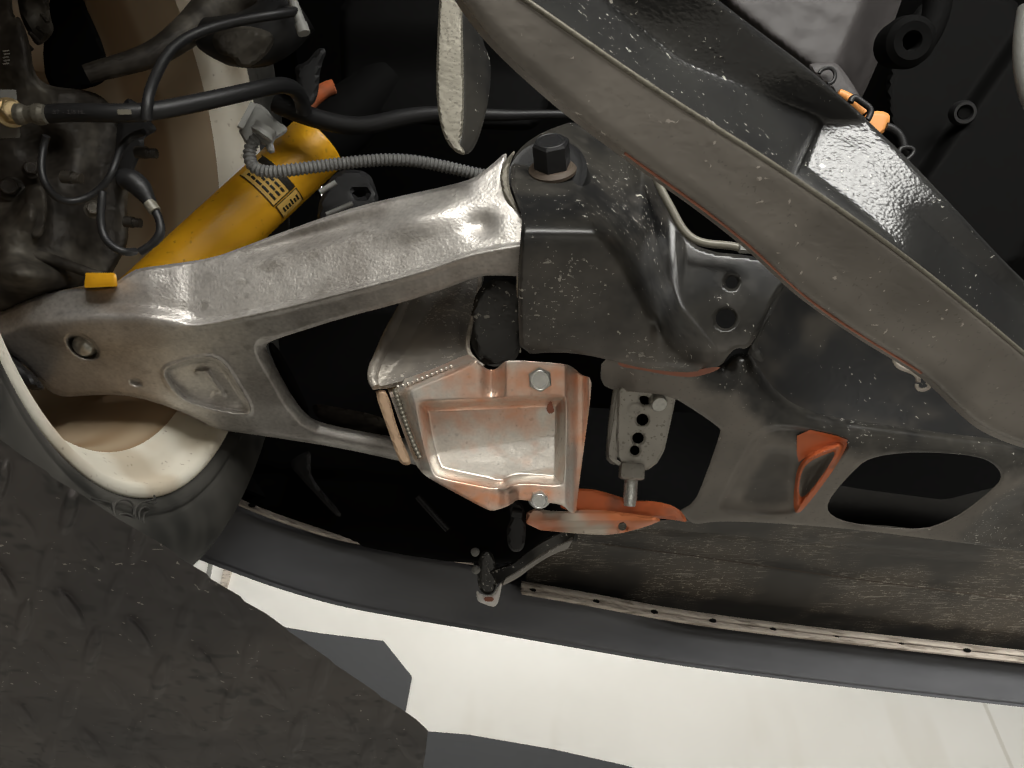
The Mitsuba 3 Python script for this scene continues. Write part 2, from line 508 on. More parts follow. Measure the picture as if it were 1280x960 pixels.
M['dark_casting'] = princ(knuckle_col, 0.58, 0.3, 0.4, bump=lambda p, n, uv: n3(p, 420, 3) * 0.0008)
M['yellow_paint'] = princ(yellow_col, 0.38, 0.0, 0.5)
M['rust_and_reflection'] = princ(rust_and_reflection_col, 0.42, 0.1, 0.5)
M['orange_and_reflection'] = princ(orange_col, 0.4, 0.1, 0.5)  # paints orange reflections on steel, also colours the spring end
M['reflection_plate'] = princ(flange_reflection_col, 0.4, 0.4, 0.5)
M['orange_plastic'] = princ((0.62, 0.26, 0.075), 0.45, 0.0, 0.4)
M['label_print'] = princ((0.02, 0.016, 0.01), 0.5, 0.0, 0.3)
M['label_paper'] = princ((0.62, 0.40, 0.10), 0.5, 0.0, 0.4)
M['white_plastic'] = princ((0.85, 0.83, 0.79), 0.4, 0.0, 0.4)
M['olive_line'] = princ((0.16, 0.15, 0.12), 0.4, 0.1, 0.5)
M['brass_alloy'] = princ((0.50, 0.38, 0.20), 0.32, 0.7, 0.5)

# ------------------------------------------------------------------ the setting: floor, wall
box = trimesh.creation.box


def slab(x0, x1, y0, y1, z0, z1):
    m = box([x1 - x0, y1 - y0, z1 - z0]); m.apply_translation([(x0 + x1) / 2, (y0 + y1) / 2, (z0 + z1) / 2]); return m


setting('floor', slab(-5, 5, -6, 3.2, -1.05, -0.95), 'floor_paint', 'pale painted workshop floor under the lifted car')
WY = 3.2
setting('wall', slab(-5, 5, WY, WY + 0.1, -0.95, 3.2), 'wall_paint', 'white workshop wall seen below the front bumper')


def wall_pt(px, py):
    r = ray(px, py); return r * (WY / r[1])


def wall_panel(name, pts, label, category, bsdf='charcoal_panel', t=0.012):
    q = np.array([wall_pt(*p) for p in pts])[:, [0, 2]]
    m = trimesh.creation.extrude_polygon(Polygon(q).buffer(0), t)
    v = m.vertices
    m = trimesh.Trimesh(np.stack([v[:, 0], WY - 0.002 - v[:, 2], v[:, 1]], 1), m.faces, process=False); m.fix_normals()
    return solo(name, m, bsdf, label, category, smooth=False)


wall_panel('wall_panel', [(340, 783), (398, 793), (480, 803), (515, 847), (507, 890), (480, 960), (250, 960), (250, 783)], 'dark grey panel with a clipped corner on the white wall', 'panel')
wall_panel('wall_panel', [(526, 915), (586, 920), (690, 938), (780, 958), (960, 1010), (500, 1010)], 'dark grey slanting panel on the white wall below the bumper middle', 'panel')
m_ = wall_panel('wall_trim', [(283, 705), (293, 707), (284, 738), (276, 736)], 'narrow yellowed vertical trim on the white wall next to the tyre', 'trim', 'tan_strip', 0.02)
wall_panel('wall_trim', [(264, 690), (269, 691), (262, 730), (257, 729)], 'thin grey vertical trim on the white wall nearest the tyre', 'trim', 'grey_plastic', 0.01)

# ------------------------------------------------------------------ lift runway (lower left)
run_edge = [(-300, 330), (0, 549), (30, 571), (60, 590), (64, 596), (100, 617), (150, 650), (196, 676), (219, 691), (223, 697), (234, 703), (258, 717), (264, 724), (300, 745),
            (306, 752), (333, 767), (356, 784), (362, 790), (380, 802), (412, 824), (418, 830), (436, 842), (470, 865), (476, 871), (500, 885), (520, 899), (535, 913), (532, 940), (529, 958), (522, 1000), (500, 1200), (-300, 1200)]
rn = thing('lift_runway', 'dark worn tread plate runway of the car lift filling the lower left corner', 'car lift')
def tread(X, Y):
    """worn raised lozenges of the tread plate, two directions in turn"""
    r = np.zeros_like(X)
    for k, ang in ((0, 1.45), (1, .55)):
        u, v = (X * .92 + Y * .38) / 92 + .5 * k, (Y * .92 - X * .38) / 74 + .5 * k
        i, j = np.floor(u), np.floor(v)
        du, dv = (u - i - .5) * 92, (v - j - .5) * 74
        a, b = du * math.cos(ang) + dv * math.sin(ang), dv * math.cos(ang) - du * math.sin(ang)
        r += sstep(1.15, .55, np.hypot(a / 30, b / 9.5)) * (.45 + .55 * (np.sin(i * 12.9 + j * 78.2) * .5 + .5))
    return .0042 * r


part(rn, 'tread_plate', sheet(run_edge, Z(0.16), 0.035, step=2.8, rnd=0, smooth_n=0, wrinkle=0.0005, seed=4, relief=tread), 'runway_steel', 25)

# ------------------------------------------------------------------ underbody shell: dark panels that close the car, plus added light blockers
ub = thing('underbody_shell', 'black underbody panels of the car behind all the suspension parts, with added light blockers', 'underbody')
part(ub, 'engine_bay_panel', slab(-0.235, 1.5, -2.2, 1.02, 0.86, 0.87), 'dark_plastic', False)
part(ub, 'rear_light_blocker', slab(-0.62, -0.01, -0.14, -0.13, 0.465, 1.25), 'dark_plastic', False)  # unseen panel added to keep lamp light off the upper wheel and knuckle
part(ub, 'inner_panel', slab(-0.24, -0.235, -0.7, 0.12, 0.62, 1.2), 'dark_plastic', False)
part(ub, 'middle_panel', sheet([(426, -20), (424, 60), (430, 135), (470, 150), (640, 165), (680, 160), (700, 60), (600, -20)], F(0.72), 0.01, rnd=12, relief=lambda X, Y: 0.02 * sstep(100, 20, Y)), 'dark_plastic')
part(ub, 'side_panel', sheet([(1090, 130), (1150, -20), (1300, -20), (1300, 360), (1180, 300)], F(0.80, 0, 0), 0.01, rnd=10,
                             relief=lambda X, Y: 0.03 * sstep(-6, 6, (X - 1160) * 0.5 + (Y - 180) * 0.35 - 10)), 'dark_plastic')
arch = lathe([(0.43, 0), (0.43, -0.36), (0.44, -0.36), (0.44, 0)], np.array([-0.24, 0.294, 0.502]), [1, 0, 0], 72)
v = arch.vertices
keep = (v[arch.faces].mean(1)[:, 2] > 0.62)
part(ub, 'wheel_arch', trimesh.Trimesh(v, arch.faces[keep], process=False), 'dark_plastic')
part(ub, 'outer_panel', slab(-0.62, -0.60, -0.7, 1.2, 0.80, 1.3), 'dark_plastic', False)

# ------------------------------------------------------------------ wheel
WC = np.array([-0.25, 0.294, 0.502])
AX = np.array([1.0, 0, 0])
R0 = 0.228
wh = thing('car_wheel', 'cream painted wheel with a dusty tyre seen from its inner side at lower left', 'wheel')
rim = [(R0 - 0.003, -0.002), (R0 - 0.001, 0.002), (R0 - 0.004, 0.004), (R0 - 0.009, 0.003), (R0 - 0.012, -0.001), (R0 - 0.0135, -0.010), (R0 - 0.018, -0.016), (R0 - 0.027, -0.021), (R0 - 0.033, -0.030)]
rp = part(wh, 'rim', lathe(chaikin(rim, 2, False), WC, AX, 160), 'cream_paint', 40)
part(wh, 'barrel', lathe([(R0 - 0.0325, -0.0295), (R0 - 0.036, -0.045), (R0 - 0.037, -0.0695), (R0 - 0.036, -0.105), (R0 - 0.028, -0.125), (R0 - 0.022, -0.17), (R0 - 0.02, -0.2), (R0 - 0.004, -0.205), (R0 - 0.004, -0.1), (R0 - 0.022, -0.05), (R0 - 0.003, -0.003)], WC, AX, 160), 'shaded_cream', 35)
part(wh, 'hub', lathe([(0, -0.125), (0.075, -0.125), (0.085, -0.15), (0.085, -0.19), (0, -0.19)], WC, AX, 60), 'shaded_cream')
for i in range(10):
    a = 2 * math.pi * (i + 0.25) / 10
    dv = np.array([0, math.cos(a), math.sin(a)])
    part(wh, 'spoke', bar(WC + AX * -0.165 + dv * 0.07, WC + AX * -0.175 + dv * (R0 - 0.012), 0.040, 0.03, AX), 'shaded_cream', 20)
tyre = [(R0 - 0.002, 0.001), (R0 + 0.004, 0.007), (R0 + 0.008, 0.0085), (R0 + 0.010, 0.007), (R0 + 0.013, 0.0105), (R0 + 0.024, 0.015), (R0 + 0.042, 0.016), (R0 + 0.0575, 0.010), (R0 + 0.066, 0.0), (R0 + 0.071, -0.014), (R0 + 0.072, -0.2), (R0 + 0.05, -0.222), (R0, -0.2)]
ty = part(wh, 'tyre', lathe(chaikin(tyre, 3, False), WC, AX, 200), 'tyre_rubber', 50, label='dusty black tyre')


def side_pt(ang, r, lift=0.0):
    x = np.interp(r - R0, [0.013, 0.024, 0.042, 0.0575], [0.0095, 0.0142, 0.0150, 0.0093])
    return WC + np.array([x + lift, -math.cos(ang) * r, -math.sin(ang) * r])


def side_mark(pts, rad=0.0006):
    return tube(np.array([side_pt(a, r) for a, r in pts]), rad, n=6, seg=24)


def ang_of(px, py):
    r_ = ray(px, py); q = r_ * ((WC[0] + 0.013) / r_[0]) - WC
    return math.atan2(-q[2], -q[1]), math.hypot(q[1], q[2])


for shape in ([(148, 628), (148, 648)], [(150, 640), (150, 632), (156, 626), (168, 626), (173, 631), (174, 644)], [(151, 647), (158, 643), (167, 643), (174, 648)],
              [(176, 650), (177, 634), (182, 629), (200, 620)], [(181, 654), (182, 638), (187, 634), (193, 636)], [(185, 656), (187, 643), (191, 640)], [(120, 622), (144, 628)],
              [(190, 628), (201, 625), (199, 619)]):
    part(wh, 'tyre__raised_mark', side_mark([ang_of(*s) for s in shape]), 'tyre_rubber')

# ------------------------------------------------------------------ brake disc, knuckle (upper left)
bd = thing('brake_disc', 'dark brake disc edge between the knuckle and the cream wheel at upper left', 'brake disc')
part(bd, 'dust_shield', sheet([(60, -20), (97, -20), (108, 10), (120, 35), (131, 62), (138, 95), (120, 110), (50, 120)], F(0.64), 0.02, rnd=6), 'dark_plastic')
kn = thing('steering_knuckle', 'dark cast metal steering knuckle at the upper left edge', 'steering knuckle')


def kn_rel(X, Y):
    r = 0.03 * np.exp(-(((X - 10) / 40) ** 2 + ((Y - 300) / 50) ** 2)) + 0.02 * np.exp(-(((X - 40) / 16) ** 2 + ((Y - 262) / 30) ** 2))
    r += 0.03 * np.exp(-(((X - 30) / 55) ** 2 + ((Y - 345) / 22) ** 2)) + 0.015 * np.exp(-(((X - 20) / 40) ** 2 + ((Y - 60) / 60) ** 2))
    return r - 0.03 * sstep(70, 150, X) - 0.02 * np.exp(-(((X - 60) / 25) ** 2 + ((Y - 190) / 22) ** 2))


part(kn, 'casting', sheet([(-20, -20), (14, -20), (16, 22), (26, 20), (38, 55), (42, 92), (60, 108), (105, 112), (130, 120), (150, 150), (160, 180), (166, 215), (158, 250), (162, 300), (150, 325), (135, 350), (110, 356), (60, 366), (20, 385), (-20, 395)],
                          F(0.56), 0.03, step=3.5, rnd=12, relief=kn_rel, wrinkle=0.005, seed=9), 'dark_casting')
part(kn, 'upper_web', sheet([(20, -20), (60, -20), (62, 20), (70, 40), (48, 60), (40, 50), (24, 20)], F(0.58), 0.03, rnd=8, wrinkle=0.01, seed=3), 'dark_casting')
for a, b in (((52, 18), (60, 28)), ((47, 34), (57, 43)), ((37, 41), (50, 54)), ((24, 46), (40, 62))):
    part(kn, 'tooth', ptube([a, b], 0.572, 2.6, n=8, seg=6), 'dark_casting')
for px, py, L, r in ((78, 221, 24, 8), (170, 190, 26, 7.5), (156, 277, 20, 7)):
    st = part(kn, 'stud', ptube([(px, py), (px + L * 0.55, py + 1)], 0.535, r, n=16, seg=8), 'dark_casting')
    part(kn, 'stud__thread', ptube([(px + L * 0.4, py + 1), (px + L, py + 2)], 0.535, r * 0.8, n=16, seg=60, corrug=0.05, period=0.0011), 'dark_casting')
part(kn, 'ear', sheet([(150, 120), (175, 128), (185, 150), (200, 163), (178, 172), (182, 182), (170, 205), (160, 235), (140, 230)], F(0.57), 0.02, rnd=5), 'black_plastic')
for bx, by, rr in ((14, 236, 12), (40, 212, 9), (118, 262, 9)):
    fl, hd = hex_bolt(P(np.array(float(bx)), np.array(float(by)), np.array(.548)), cam_dir(.35, .1, -.93), rr * K * .55, rr * K * .5, 1.3)
    b_ = part(kn, 'bolt', cat(fl, hd), 'dark_casting', 20)
part(kn, 'machined_rib', sheet([(32, 232), (56, 230), (60, 262), (54, 298), (36, 300), (30, 262)], F(.534), .02, rnd=5, step=3), 'dark_casting')
part(kn, 'cross_rib', ptube([(-10, 322), (30, 318), (80, 330), (128, 346)], .543, [9, 8, 7, 6], seg=40), 'dark_casting')
for i in range(5):
    part(kn, 'stamp_mark', bar(P(np.array(4.0 + i % 2), np.array(64.0 + i * 4), np.array(0.541)), P(np.array(11.0 + i % 2), np.array(63.0 + i * 4), np.array(0.541)), 0.0009, 0.001), 'zinc', False)

# brake hose with banjo fitting
bh = thing('brake_hose', 'thick black brake hose with printed marks and a silver banjo fitting', 'hose')
part(bh, 'hose', ptube([(55, 143, .50), (110, 141, .50), (180, 140, .505), (235, 131, .52), (290, 119, .54), (330, 110, .56), (356, 107, .58), (372, 116, .6), (380, 140, .62)], 0.54, 10.5, seg=120, n=20), 'black_plastic')
part(bh, 'mounting_plate', sheet([(-20, 112), (20, 112), (26, 172), (-20, 174)], F(0.515), 0.004, smooth_n=0), 'grey_plastic')
part(bh, 'crimp_ferrule', ptube([(22, 143), (28, 143), (32, 143), (38, 143), (46, 143), (52, 143), (58, 143)], 0.497, [13, 13, 10, 10.5, 13, 13, 11], n=28, seg=40), 'worn_steel')
fl, hd = hex_bolt(P(np.array(12.), np.array(141.), np.array(0.505)), cam_dir(0.75, 0.05, -0.65), 15 * K * .5, 14 * K * .5, 1.25)
bk = part(bh, 'banjo_bolt', cat(fl, hd), 'brass_alloy', 20)
tm = meshkit.text_mesh('BT - 1/8 HL', 5.2 * K * .5, 0.0004)
v = tm.vertices
lo, hi = v[:, 0].min(), v[:, 0].max()
px = 66 + (v[:, 0] - lo) / (K * .5)
q = P(px, 142.5 - (v[:, 1]) / (K * .5) * 1.0, 0.5 - 10.7 * K * .5 - v[:, 2])
part(bh, 'hose__lettering', trimesh.Trimesh(q, tm.faces, process=False), 'grey_paint', False)
part(bh, 'hose__printed_stripe', bar(P(np.array(147.), np.array(140.), np.array(.4955)), P(np.array(164.), np.array(139.7), np.array(.4965)), 6 * K * .5, 0.001), 'olive_line', False)

# tie rod
tr = thing('steering_tie_rod', 'brown dusty tie rod crossing in front of the wheel at upper left', 'tie rod')
part(tr, 'rod', ptube([(108, 93, .57), (140, 84, .575), (190, 68, .585), (230, 42, .6), (262, 15, .62), (300, -15, .64)], 0.6, [11, 13, 16, 20, 26, 30], n=24, seg=60), 'dark_casting')
part(tr, 'boot', ptube([(255, 42, .6), (285, 50, .6), (320, 48, .6), (350, 30, .6), (375, 10, .6)], .6, [20, 30, 34, 34, 30], n=28, seg=50), 'black_plastic')
part(tr, 'joint_plate', sheet([(262, 40), (300, 30), (345, 40), (340, 62), (318, 82), (300, 86), (290, 70), (270, 68)], F(0.575), 0.012, rnd=6), 'dark_casting')
solo('thin_rod', cat(ptube([(360, -15), (378, 34)], .57, 6, seg=10), ptube([(376, 30), (380, 42)], .57, 8, seg=10)), 'grey_plastic', 'thin grey rod end hanging near the top edge beside the tie rod', 'rod')

# wiring along the knuckle
solo('sensor_cable', ptube([(183, 150, .50), (186, 120, .50), (196, 92, .51), (212, 65, .52), (235, 47, .53), (270, 33, .54), (320, 22, .55), (370, 14, .57)], .53, 6.5, seg=90), 'black_plastic', 'black sensor cable rising from the brake hose to the tie rod', 'cable')
solo('abs_cable', ptube([(58, 170, .49), (52, 200, .49), (58, 232, .49), (78, 250, .5), (120, 240, .51), (140, 215, .51), (155, 180, .52), (180, 165, .52)], .5, 4.5, seg=90), 'black_plastic', 'thin black cable looping over the steering knuckle', 'cable')
sw = thing('speed_sensor', 'black wheel speed sensor with a curved lead against the pale wheel', 'sensor')
part(sw, 'body', ptube([(150, 225), (165, 226), (178, 238), (188, 254), (193, 262)], .52, [12, 14, 13, 9, 6], n=18, seg=40), 'black_plastic')
part(sw, 'lead', ptube([(193, 262), (199, 275), (200, 292), (190, 305), (175, 315)], .52, [5.5, 5, 6, 5, 5], seg=40), 'black_plastic')
part(sw, 'collar', ptube([(186, 253), (194, 264)], .519, 7.5, n=18, seg=8), 'olive_line')
solo('black_pipe', ptube([(128, 240, .5), (126, 270, .5), (132, 298, .5), (148, 312, .5), (168, 314, .51)], .5, 5, seg=60), 'black_plastic', 'short black pipe bending down the knuckle toward the shock absorber', 'pipe')

# ------------------------------------------------------------------ shock absorber with its label
sh = thing('shock_absorber', 'yellow shock absorber with a black printed label, rising behind the silver arm', 'shock absorber')
A0, A1 = P(np.array(100.), np.array(456.), np.array(.655)), P(np.array(400.), np.array(178.), np.array(.72))
SAX = (A1 - A0) / np.linalg.norm(A1 - A0)
SL = np.linalg.norm(A1 - A0)
SR = 40.5 * K * .685
part(sh, 'tube', lathe([(0, 0), (SR * .9, 0), (SR, .01), (SR, SL - .004), (SR * .94, SL), (0, SL)], A0, SAX, 64), 'yellow_paint', 40)
part(sh, 'spring_seat', lathe([(0, SL - .002), (SR * .9, SL - .002), (SR * 1.0, SL + .004), (SR * 1.05, SL + .03), (SR * .9, SL + .06), (SR * .9, SL + .09), (0, SL + .09)], A0, SAX, 40), 'dark_plastic')
part(sh, 'lower_tab', sheet([(107, 341), (145, 341), (147, 358), (105, 360)], F(.535), .02, smooth_n=0, rnd=2), 'yellow_paint')
SU = -((A0 + A1) / 2); SU -= SAX * (SU @ SAX); SU /= np.linalg.norm(SU)
SW = np.cross(SAX, SU)                       # across the tube


def on_shock(px, py):
    """(along, angle) of the point of the tube that a sight line meets first"""
    r_ = ray(px, py)
    o = -A0
    do, dd = o - SAX * (o @ SAX), r_ - SAX * (r_ @ SAX)
    a, b, c_ = dd @ dd, 2 * do @ dd, do @ do - SR ** 2
    t = (-b - math.sqrt(max(b * b - 4 * a * c_, 0))) / (2 * a)
    q = r_ * t - A0
    return q @ SAX, math.atan2(q @ SW, q @ SU)


s_a, t_a = on_shock(310, 226); s_b, t_b = on_shock(341, 258); s_c, t_c = on_shock(371, 236)


def wrap(u0, u1, v0, v1, lift, n=8):
    """curved patch: u along the tube, v around it (fractions of the label)"""
    U, V = np.meshgrid(np.linspace(u0, u1, 3), np.linspace(v0, v1, n), indexing='ij')
    s, th = s_b + (s_c - s_b) * U, t_b + (t_a - t_b) * V
    f = lambda r_: (A0 + s[..., None] * SAX + r_ * (np.cos(th)[..., None] * SU + np.sin(th)[..., None] * SW)).reshape(-1, 3)
    fr = grid_faces(3, n)
    m = trimesh.Trimesh(np.vstack([f(SR + lift), f(SR + lift - .0003)]), close_faces(3 * n, fr), process=False)
    m.fix_normals(); return m


rng = np.random.default_rng(5)
lb = part(sh, 'label', cat(wrap(0.02, 0.98, 0.0, 1.35, .0004, 14), wrap(.1, 1.0, -.62, -.05, .0004)), 'label_paper', True)
pr = [wrap(0, 1.0, -.012, .012, .0008), wrap(0, .035, 0, 1.35, .0008, 14), wrap(.97, 1.0, 0, 1.35, .0008, 14), wrap(.05, .08, -.62, -.06, .0008), wrap(.05, 1.0, -.075, -.055, .0008), wrap(.97, 1.0, -.62, -.06, .0008), wrap(.74, .97, .02, 1.3, .0008, 12)]
for u in (.16, .36, .55):
    vv = .1
    while vv < 1.2:
        w_ = rng.uniform(.1, .26); pr.append(wrap(u, u + .085, vv, min(vv + w_, 1.28), .0008, 4)); vv += w_ + .045
for u in np.arange(.22, .9, .12):
    pr.append(wrap(u, u + .06, -.42, -.2 - .12 * rng.random(), .0008, 4))
part(sh, 'label__print', cat(*pr), 'label_print', True)

# corrugated conduit with plug
cd = thing('wire_conduit', 'grey corrugated wire conduit running from a pale plug to the arm pivot', 'conduit')
part(cd, 'tube', ptube([(322, 172, .60), (314, 183, .60), (312, 196, .60), (317, 208, .60), (330, 214, .60), (352, 214, .60), (390, 209, .605), (440, 203, .61), (500, 200, .615), (545, 206, .62), (585, 215, .62), (640, 222, .63)], .61, 7.4, n=22, seg=900, corrug=.11, period=5.2 * K * .61), 'conduit_plastic', 50)
pg = part(cd, 'plug', sheet([(314, 127), (330, 132), (344, 150), (361, 160), (356, 168), (340, 176), (345, 190), (336, 193), (330, 178), (306, 180), (303, 172), (297, 162)], F(.605), .02, smooth_n=1, rnd=4, step=3), 'grey_plastic', 25)
part(cd, 'plug__collar', ptube([(333, 158), (326, 170)], .598, [14, 13], n=24, seg=12), 'grey_plastic')
part(cd, 'plug__ring', ptube([(330, 163), (327, 168)], .594, [11, 15], n=24, seg=12), 'grey_plastic')
part(cd, 'plug__clip', bar(P(np.array(316.), np.array(130.), np.array(.6)), P(np.array(300.), np.array(160.), np.array(.6)), 7 * K * .6, .012), 'grey_plastic', False)

# black coolant pipe and pieces behind the conduit
solo('coolant_pipe', ptube([(345, 128, .66), (372, 140, .66), (410, 152, .66), (450, 157, .66), (500, 148, .66), (550, 142, .66), (620, 144, .66), (700, 143, .66), (760, 150, .66)], .66, [13, 12, 11, 11, 9, 8, 6, 5, 5], seg=120, n=18), 'black_plastic', 'glossy black pipe running across behind the hanging steel tab', 'pipe')
solo('dark_clamp', sheet([(366, 82), (384, 78), (398, 58), (410, 62), (400, 84), (398, 120), (388, 136), (368, 130), (372, 100)], F(.63), .02, rnd=5), 'black_plastic', 'black clip block above the glossy pipe', 'clip')
solo('spring_end', cat(ptube([(386, 132), (408, 112), (418, 108)], .7, [9, 10, 9], seg=24)), 'orange_and_reflection', 'short orange piece glimpsed above the glossy black pipe', 'spring')
sl = thing('stabilizer_link', 'dark stabilizer link bracket behind the conduit above the silver arm', 'bracket')
part(sl, 'plate', sheet([(415, 212), (460, 212), (470, 235), (476, 258), (400, 290), (395, 262)], F(.66), .01, rnd=6, holes=[[(440, 240), (450, 236), (460, 240), (456, 246), (446, 247)]]), 'black_plastic')
part(sl, 'edge_bar', ptube([(408, 268), (441, 254)], .64, 3.0, seg=8), 'grey_plastic')
part(sl, 'edge_bar', ptube([(400, 240), (420, 228)], .64, 3.5, seg=8), 'grey_plastic')

# ------------------------------------------------------------------ control arm
arm_out = [(-40, 408), (0, 391), (43, 371), (80, 361), (137, 359), (142, 355), (160, 342), (173, 335), (215, 330), (267, 322), (305, 308), (350, 291), (400, 273), (450, 257), (500, 245), (560, 232), (592, 223), (608, 211), (620, 201), (632, 190), (634, 197), (629, 212), (630, 230), (636, 248), (650, 266), (668, 284), (668, 346),
           (612, 344), (598, 346), (586, 350), (550, 363), (500, 379), (430, 397), (360, 419), (340, 426), (332, 431), (334, 440), (350, 468), (368, 500), (385, 520), (400, 528), (440, 537), (480, 544), (530, 552), (530, 584), (490, 574), (420, 559), (330, 545), (270, 537), (240, 520), (190, 501), (150, 493), (110, 494), (80, 497), (62, 490), (48, 474), (25, 450), (0, 434), (-40, 420)]
ridge = [(-60, 424), (0, 418), (40, 404), (120, 399), (180, 400), (218, 405), (240, 408), (266, 405), (300, 398), (360, 385), (427, 368), (520, 343), (600, 318), (680, 306)]
win = LineString([(333, 436), (336, 444), (350, 468), (368, 500), (385, 520), (400, 528), (440, 537), (480, 544), (540, 553)])
diamond = Polygon(chaikin([(203, 464), (222, 456), (248, 449), (268, 449), (280, 458), (296, 483), (314, 514), (302, 517), (270, 511), (240, 503), (222, 492)], 2))
logo = Polygon([(243, 463), (260, 463), (283, 496), (265, 496), (268, 491), (276, 491), (258, 468), (247, 468)])
lower_edge = LineString([(-40, 420), (0, 434), (62, 490), (80, 497), (150, 493), (190, 501), (240, 520), (270, 537), (330, 545), (420, 559), (540, 586)])
hole1 = np.array([(103 + 20 * math.cos(a) + 3 * math.sin(a), 433 + 15 * math.sin(a) + 6 * math.cos(a)) for a in np.linspace(0, 2 * np.pi, 30, False)])
hole2 = np.array([(170 + 8 * math.cos(a), 478 + 4.6 * math.sin(a) + 1.5 * math.cos(a)) for a in np.linspace(0, 2 * np.pi, 20, False)])
h1p, h2p = Polygon(hole1), Polygon(hole2)


def arm_rel(X, Y):
    pd = K * 0.56
    above = line_y(ridge, X) - Y                                  # > 0 on the upper flank
    r = -0.95 * pd * softplus(above, 2.5)
    r -= 0.18 * pd * softplus(-above - 4, 5) * sstep(200, 300, X)
    r += 0.0030 * np.exp(-((above - 1) / 4.0) ** 2) * sstep(215, 250, X)       # forged edge along the crest
    # boss around the ball joint: steps down at its right end
    r += 0.005 * np.exp(-(((X - 150) / 95) ** 2 + ((Y - 412) / 26) ** 2) ** 3)
    # long shallow dish on the upper flank
    ex = ((X - 395) / 95) ** 2 + ((Y - (293 - (X - 395) * 0.27)) / 11) ** 2
    r -= 0.007 * np.exp(-ex)
    ex = ((X - 525) / 45) ** 2 + ((Y - 275 + (X - 525) * 0.2) / 22) ** 2
    r += 0.008 * np.exp(-ex)
    r -= 0.007 * np.exp(-(((X - 602) / 16) ** 2 + ((Y - 282) / 14) ** 2))
    # flange near the upper edge
    d = sd(diamond, X, Y)
    r -= 0.0065 * sstep(2, -4, d)
    r += 0.0030 * np.exp(-((d - 2.5) / 2.5) ** 2)
    r += 0.0035 * sstep(1.2, -1.2, sd(logo, X, Y))
    # window lip: the casting rolls into the opening
    e = np.clip(dist(win, X, Y) / 15, 0, 1)
    r -= 0.015 * (1 - e) ** 1.2
    e = np.clip(dist(lower_edge, X, Y) / 9, 0, 1)
    r -= 0.007 * (1 - np.sqrt(1 - (1 - e) ** 2))
    # holes: cups sunk into the casting
    r -= 0.020 * sstep(0.5, -5, sd(h1p, X, Y)) + 0.006 * sstep(0.5, -4, sd(h2p, X, Y))
    return r


ca = thing('control_arm', 'cast silver grey suspension control arm with a triangular window and diamond emboss', 'control arm')
part(ca, 'arm', sheet(arm_out, Z(0.42), 0.028, relief=arm_rel, step=2.6, rnd=4, rdepth=0.003, smooth_n=1, wrinkle=0.0012, seed=2), 'cast_alloy', 50)
part(ca, 'joint_ball', trimesh.Trimesh(*(lambda s: (s.vertices * 0.0085 + P(np.array(107.), np.array(431.), np.array(.577)), s.faces))(trimesh.creation.icosphere(3)), process=False), 'zinc', True)
part(ca, 'joint_boot', sheet([(-30, 425), (0, 436), (20, 449), (45, 470), (58, 486), (50, 489), (30, 486), (10, 474), (-30, 452)], F(.55), .03, rnd=9, rdepth=.012), 'black_plastic')
part(ca, 'joint_boot__lower_fold', sheet([(-30, 440), (8, 455), (26, 472), (24, 480), (8, 474), (-30, 460)], F(.542), .02, rnd=6, rdepth=.008), 'dark_plastic')
bush_c = P(np.array(684.), np.array(222.), np.array(.545))
part(ca, 'bushing', lathe([(0, -.02), (.027, -.02), (.0285, -.016), (.0285, .004), (.026, .007), (.022, .006), (0, .006)], bush_c, cam_dir(-.25, .35, -.9), 60), 'black_plastic')
part(ca, 'bushing__sleeve', sheet([(637, 193), (646, 186), (637, 205), (635, 224), (640, 246), (650, 262), (652, 276), (636, 258), (627, 238), (624, 214)], F(.512), .012, step=3, rnd=3), 'worn_steel')
part(ca, 'inner_web', sheet([(330, 428), (346, 428), (388, 512), (384, 522), (366, 500)], Z(.445), .02, rnd=4), 'dark_plastic')
part(ca, 'inner_rail', sheet([(388, 506), (396, 504), (490, 522), (498, 548), (400, 530)], Z(.455), .02, rnd=8), 'dark_casting')

# ------------------------------------------------------------------ subframe: black mount, lower plate
sf = thing('subframe', 'black subframe with pressed arm mount, dusty lower plate and two window openings', 'subframe')
mount_out = [(650, 443), (648, 400), (647, 345), (651, 292), (653, 272), (645, 250), (637, 226), (640, 198), (655, 180), (680, 164), (720, 150), (780, 160), (815, 200), (834, 256), (852, 292), (880, 314), (945, 320), (975, 330), (1010, 350), (982, 352), (965, 380), (946, 420), (934, 437), (920, 434), (908, 447), (903, 456), (885, 463), (850, 466), (800, 460), (770, 452), (735, 444), (700, 440)]


def mount_rel(X, Y):
    pd = K * .55
    fold = line_y([(640, 287), (740, 289), (765, 296), (790, 322), (820, 372), (835, 400), (1010, 400)], X)
    r = -2.3 * pd * softplus(fold - Y, 8.0) * sstep(860, 760, X)
    # box end: front face falls back to the flat plate on the right along a slanted edge
    t = X - (770 + (Y - 300) * 0.55) - 12 * sstep(380, 440, Y)
    r -= 0.040 * sstep(-22, 42, t)
    r -= 0.9 * pd * np.clip(440 - Y, 0, 400) * sstep(800, 850, X)
    # crease that runs down the upper right
    r -= 0.005 * np.exp(-((X - (812 + (Y - 220) * 0.06)) / 9) ** 2) * sstep(400, 330, Y)
    r += 0.014 * np.exp(-(((X - 826) / 10) ** 2 + ((Y - 405) / 26) ** 2))
    # shallow ripple in the front face
    r -= 0.0035 * np.exp(-(((X - 752) / 20) ** 2 + ((Y - 395) / 60) ** 2))
    r -= 0.012 * sstep(452, 470, Y) + 0.004 * np.exp(-((Y - 446) / 5) ** 2) * sstep(735, 660, X)
    return r


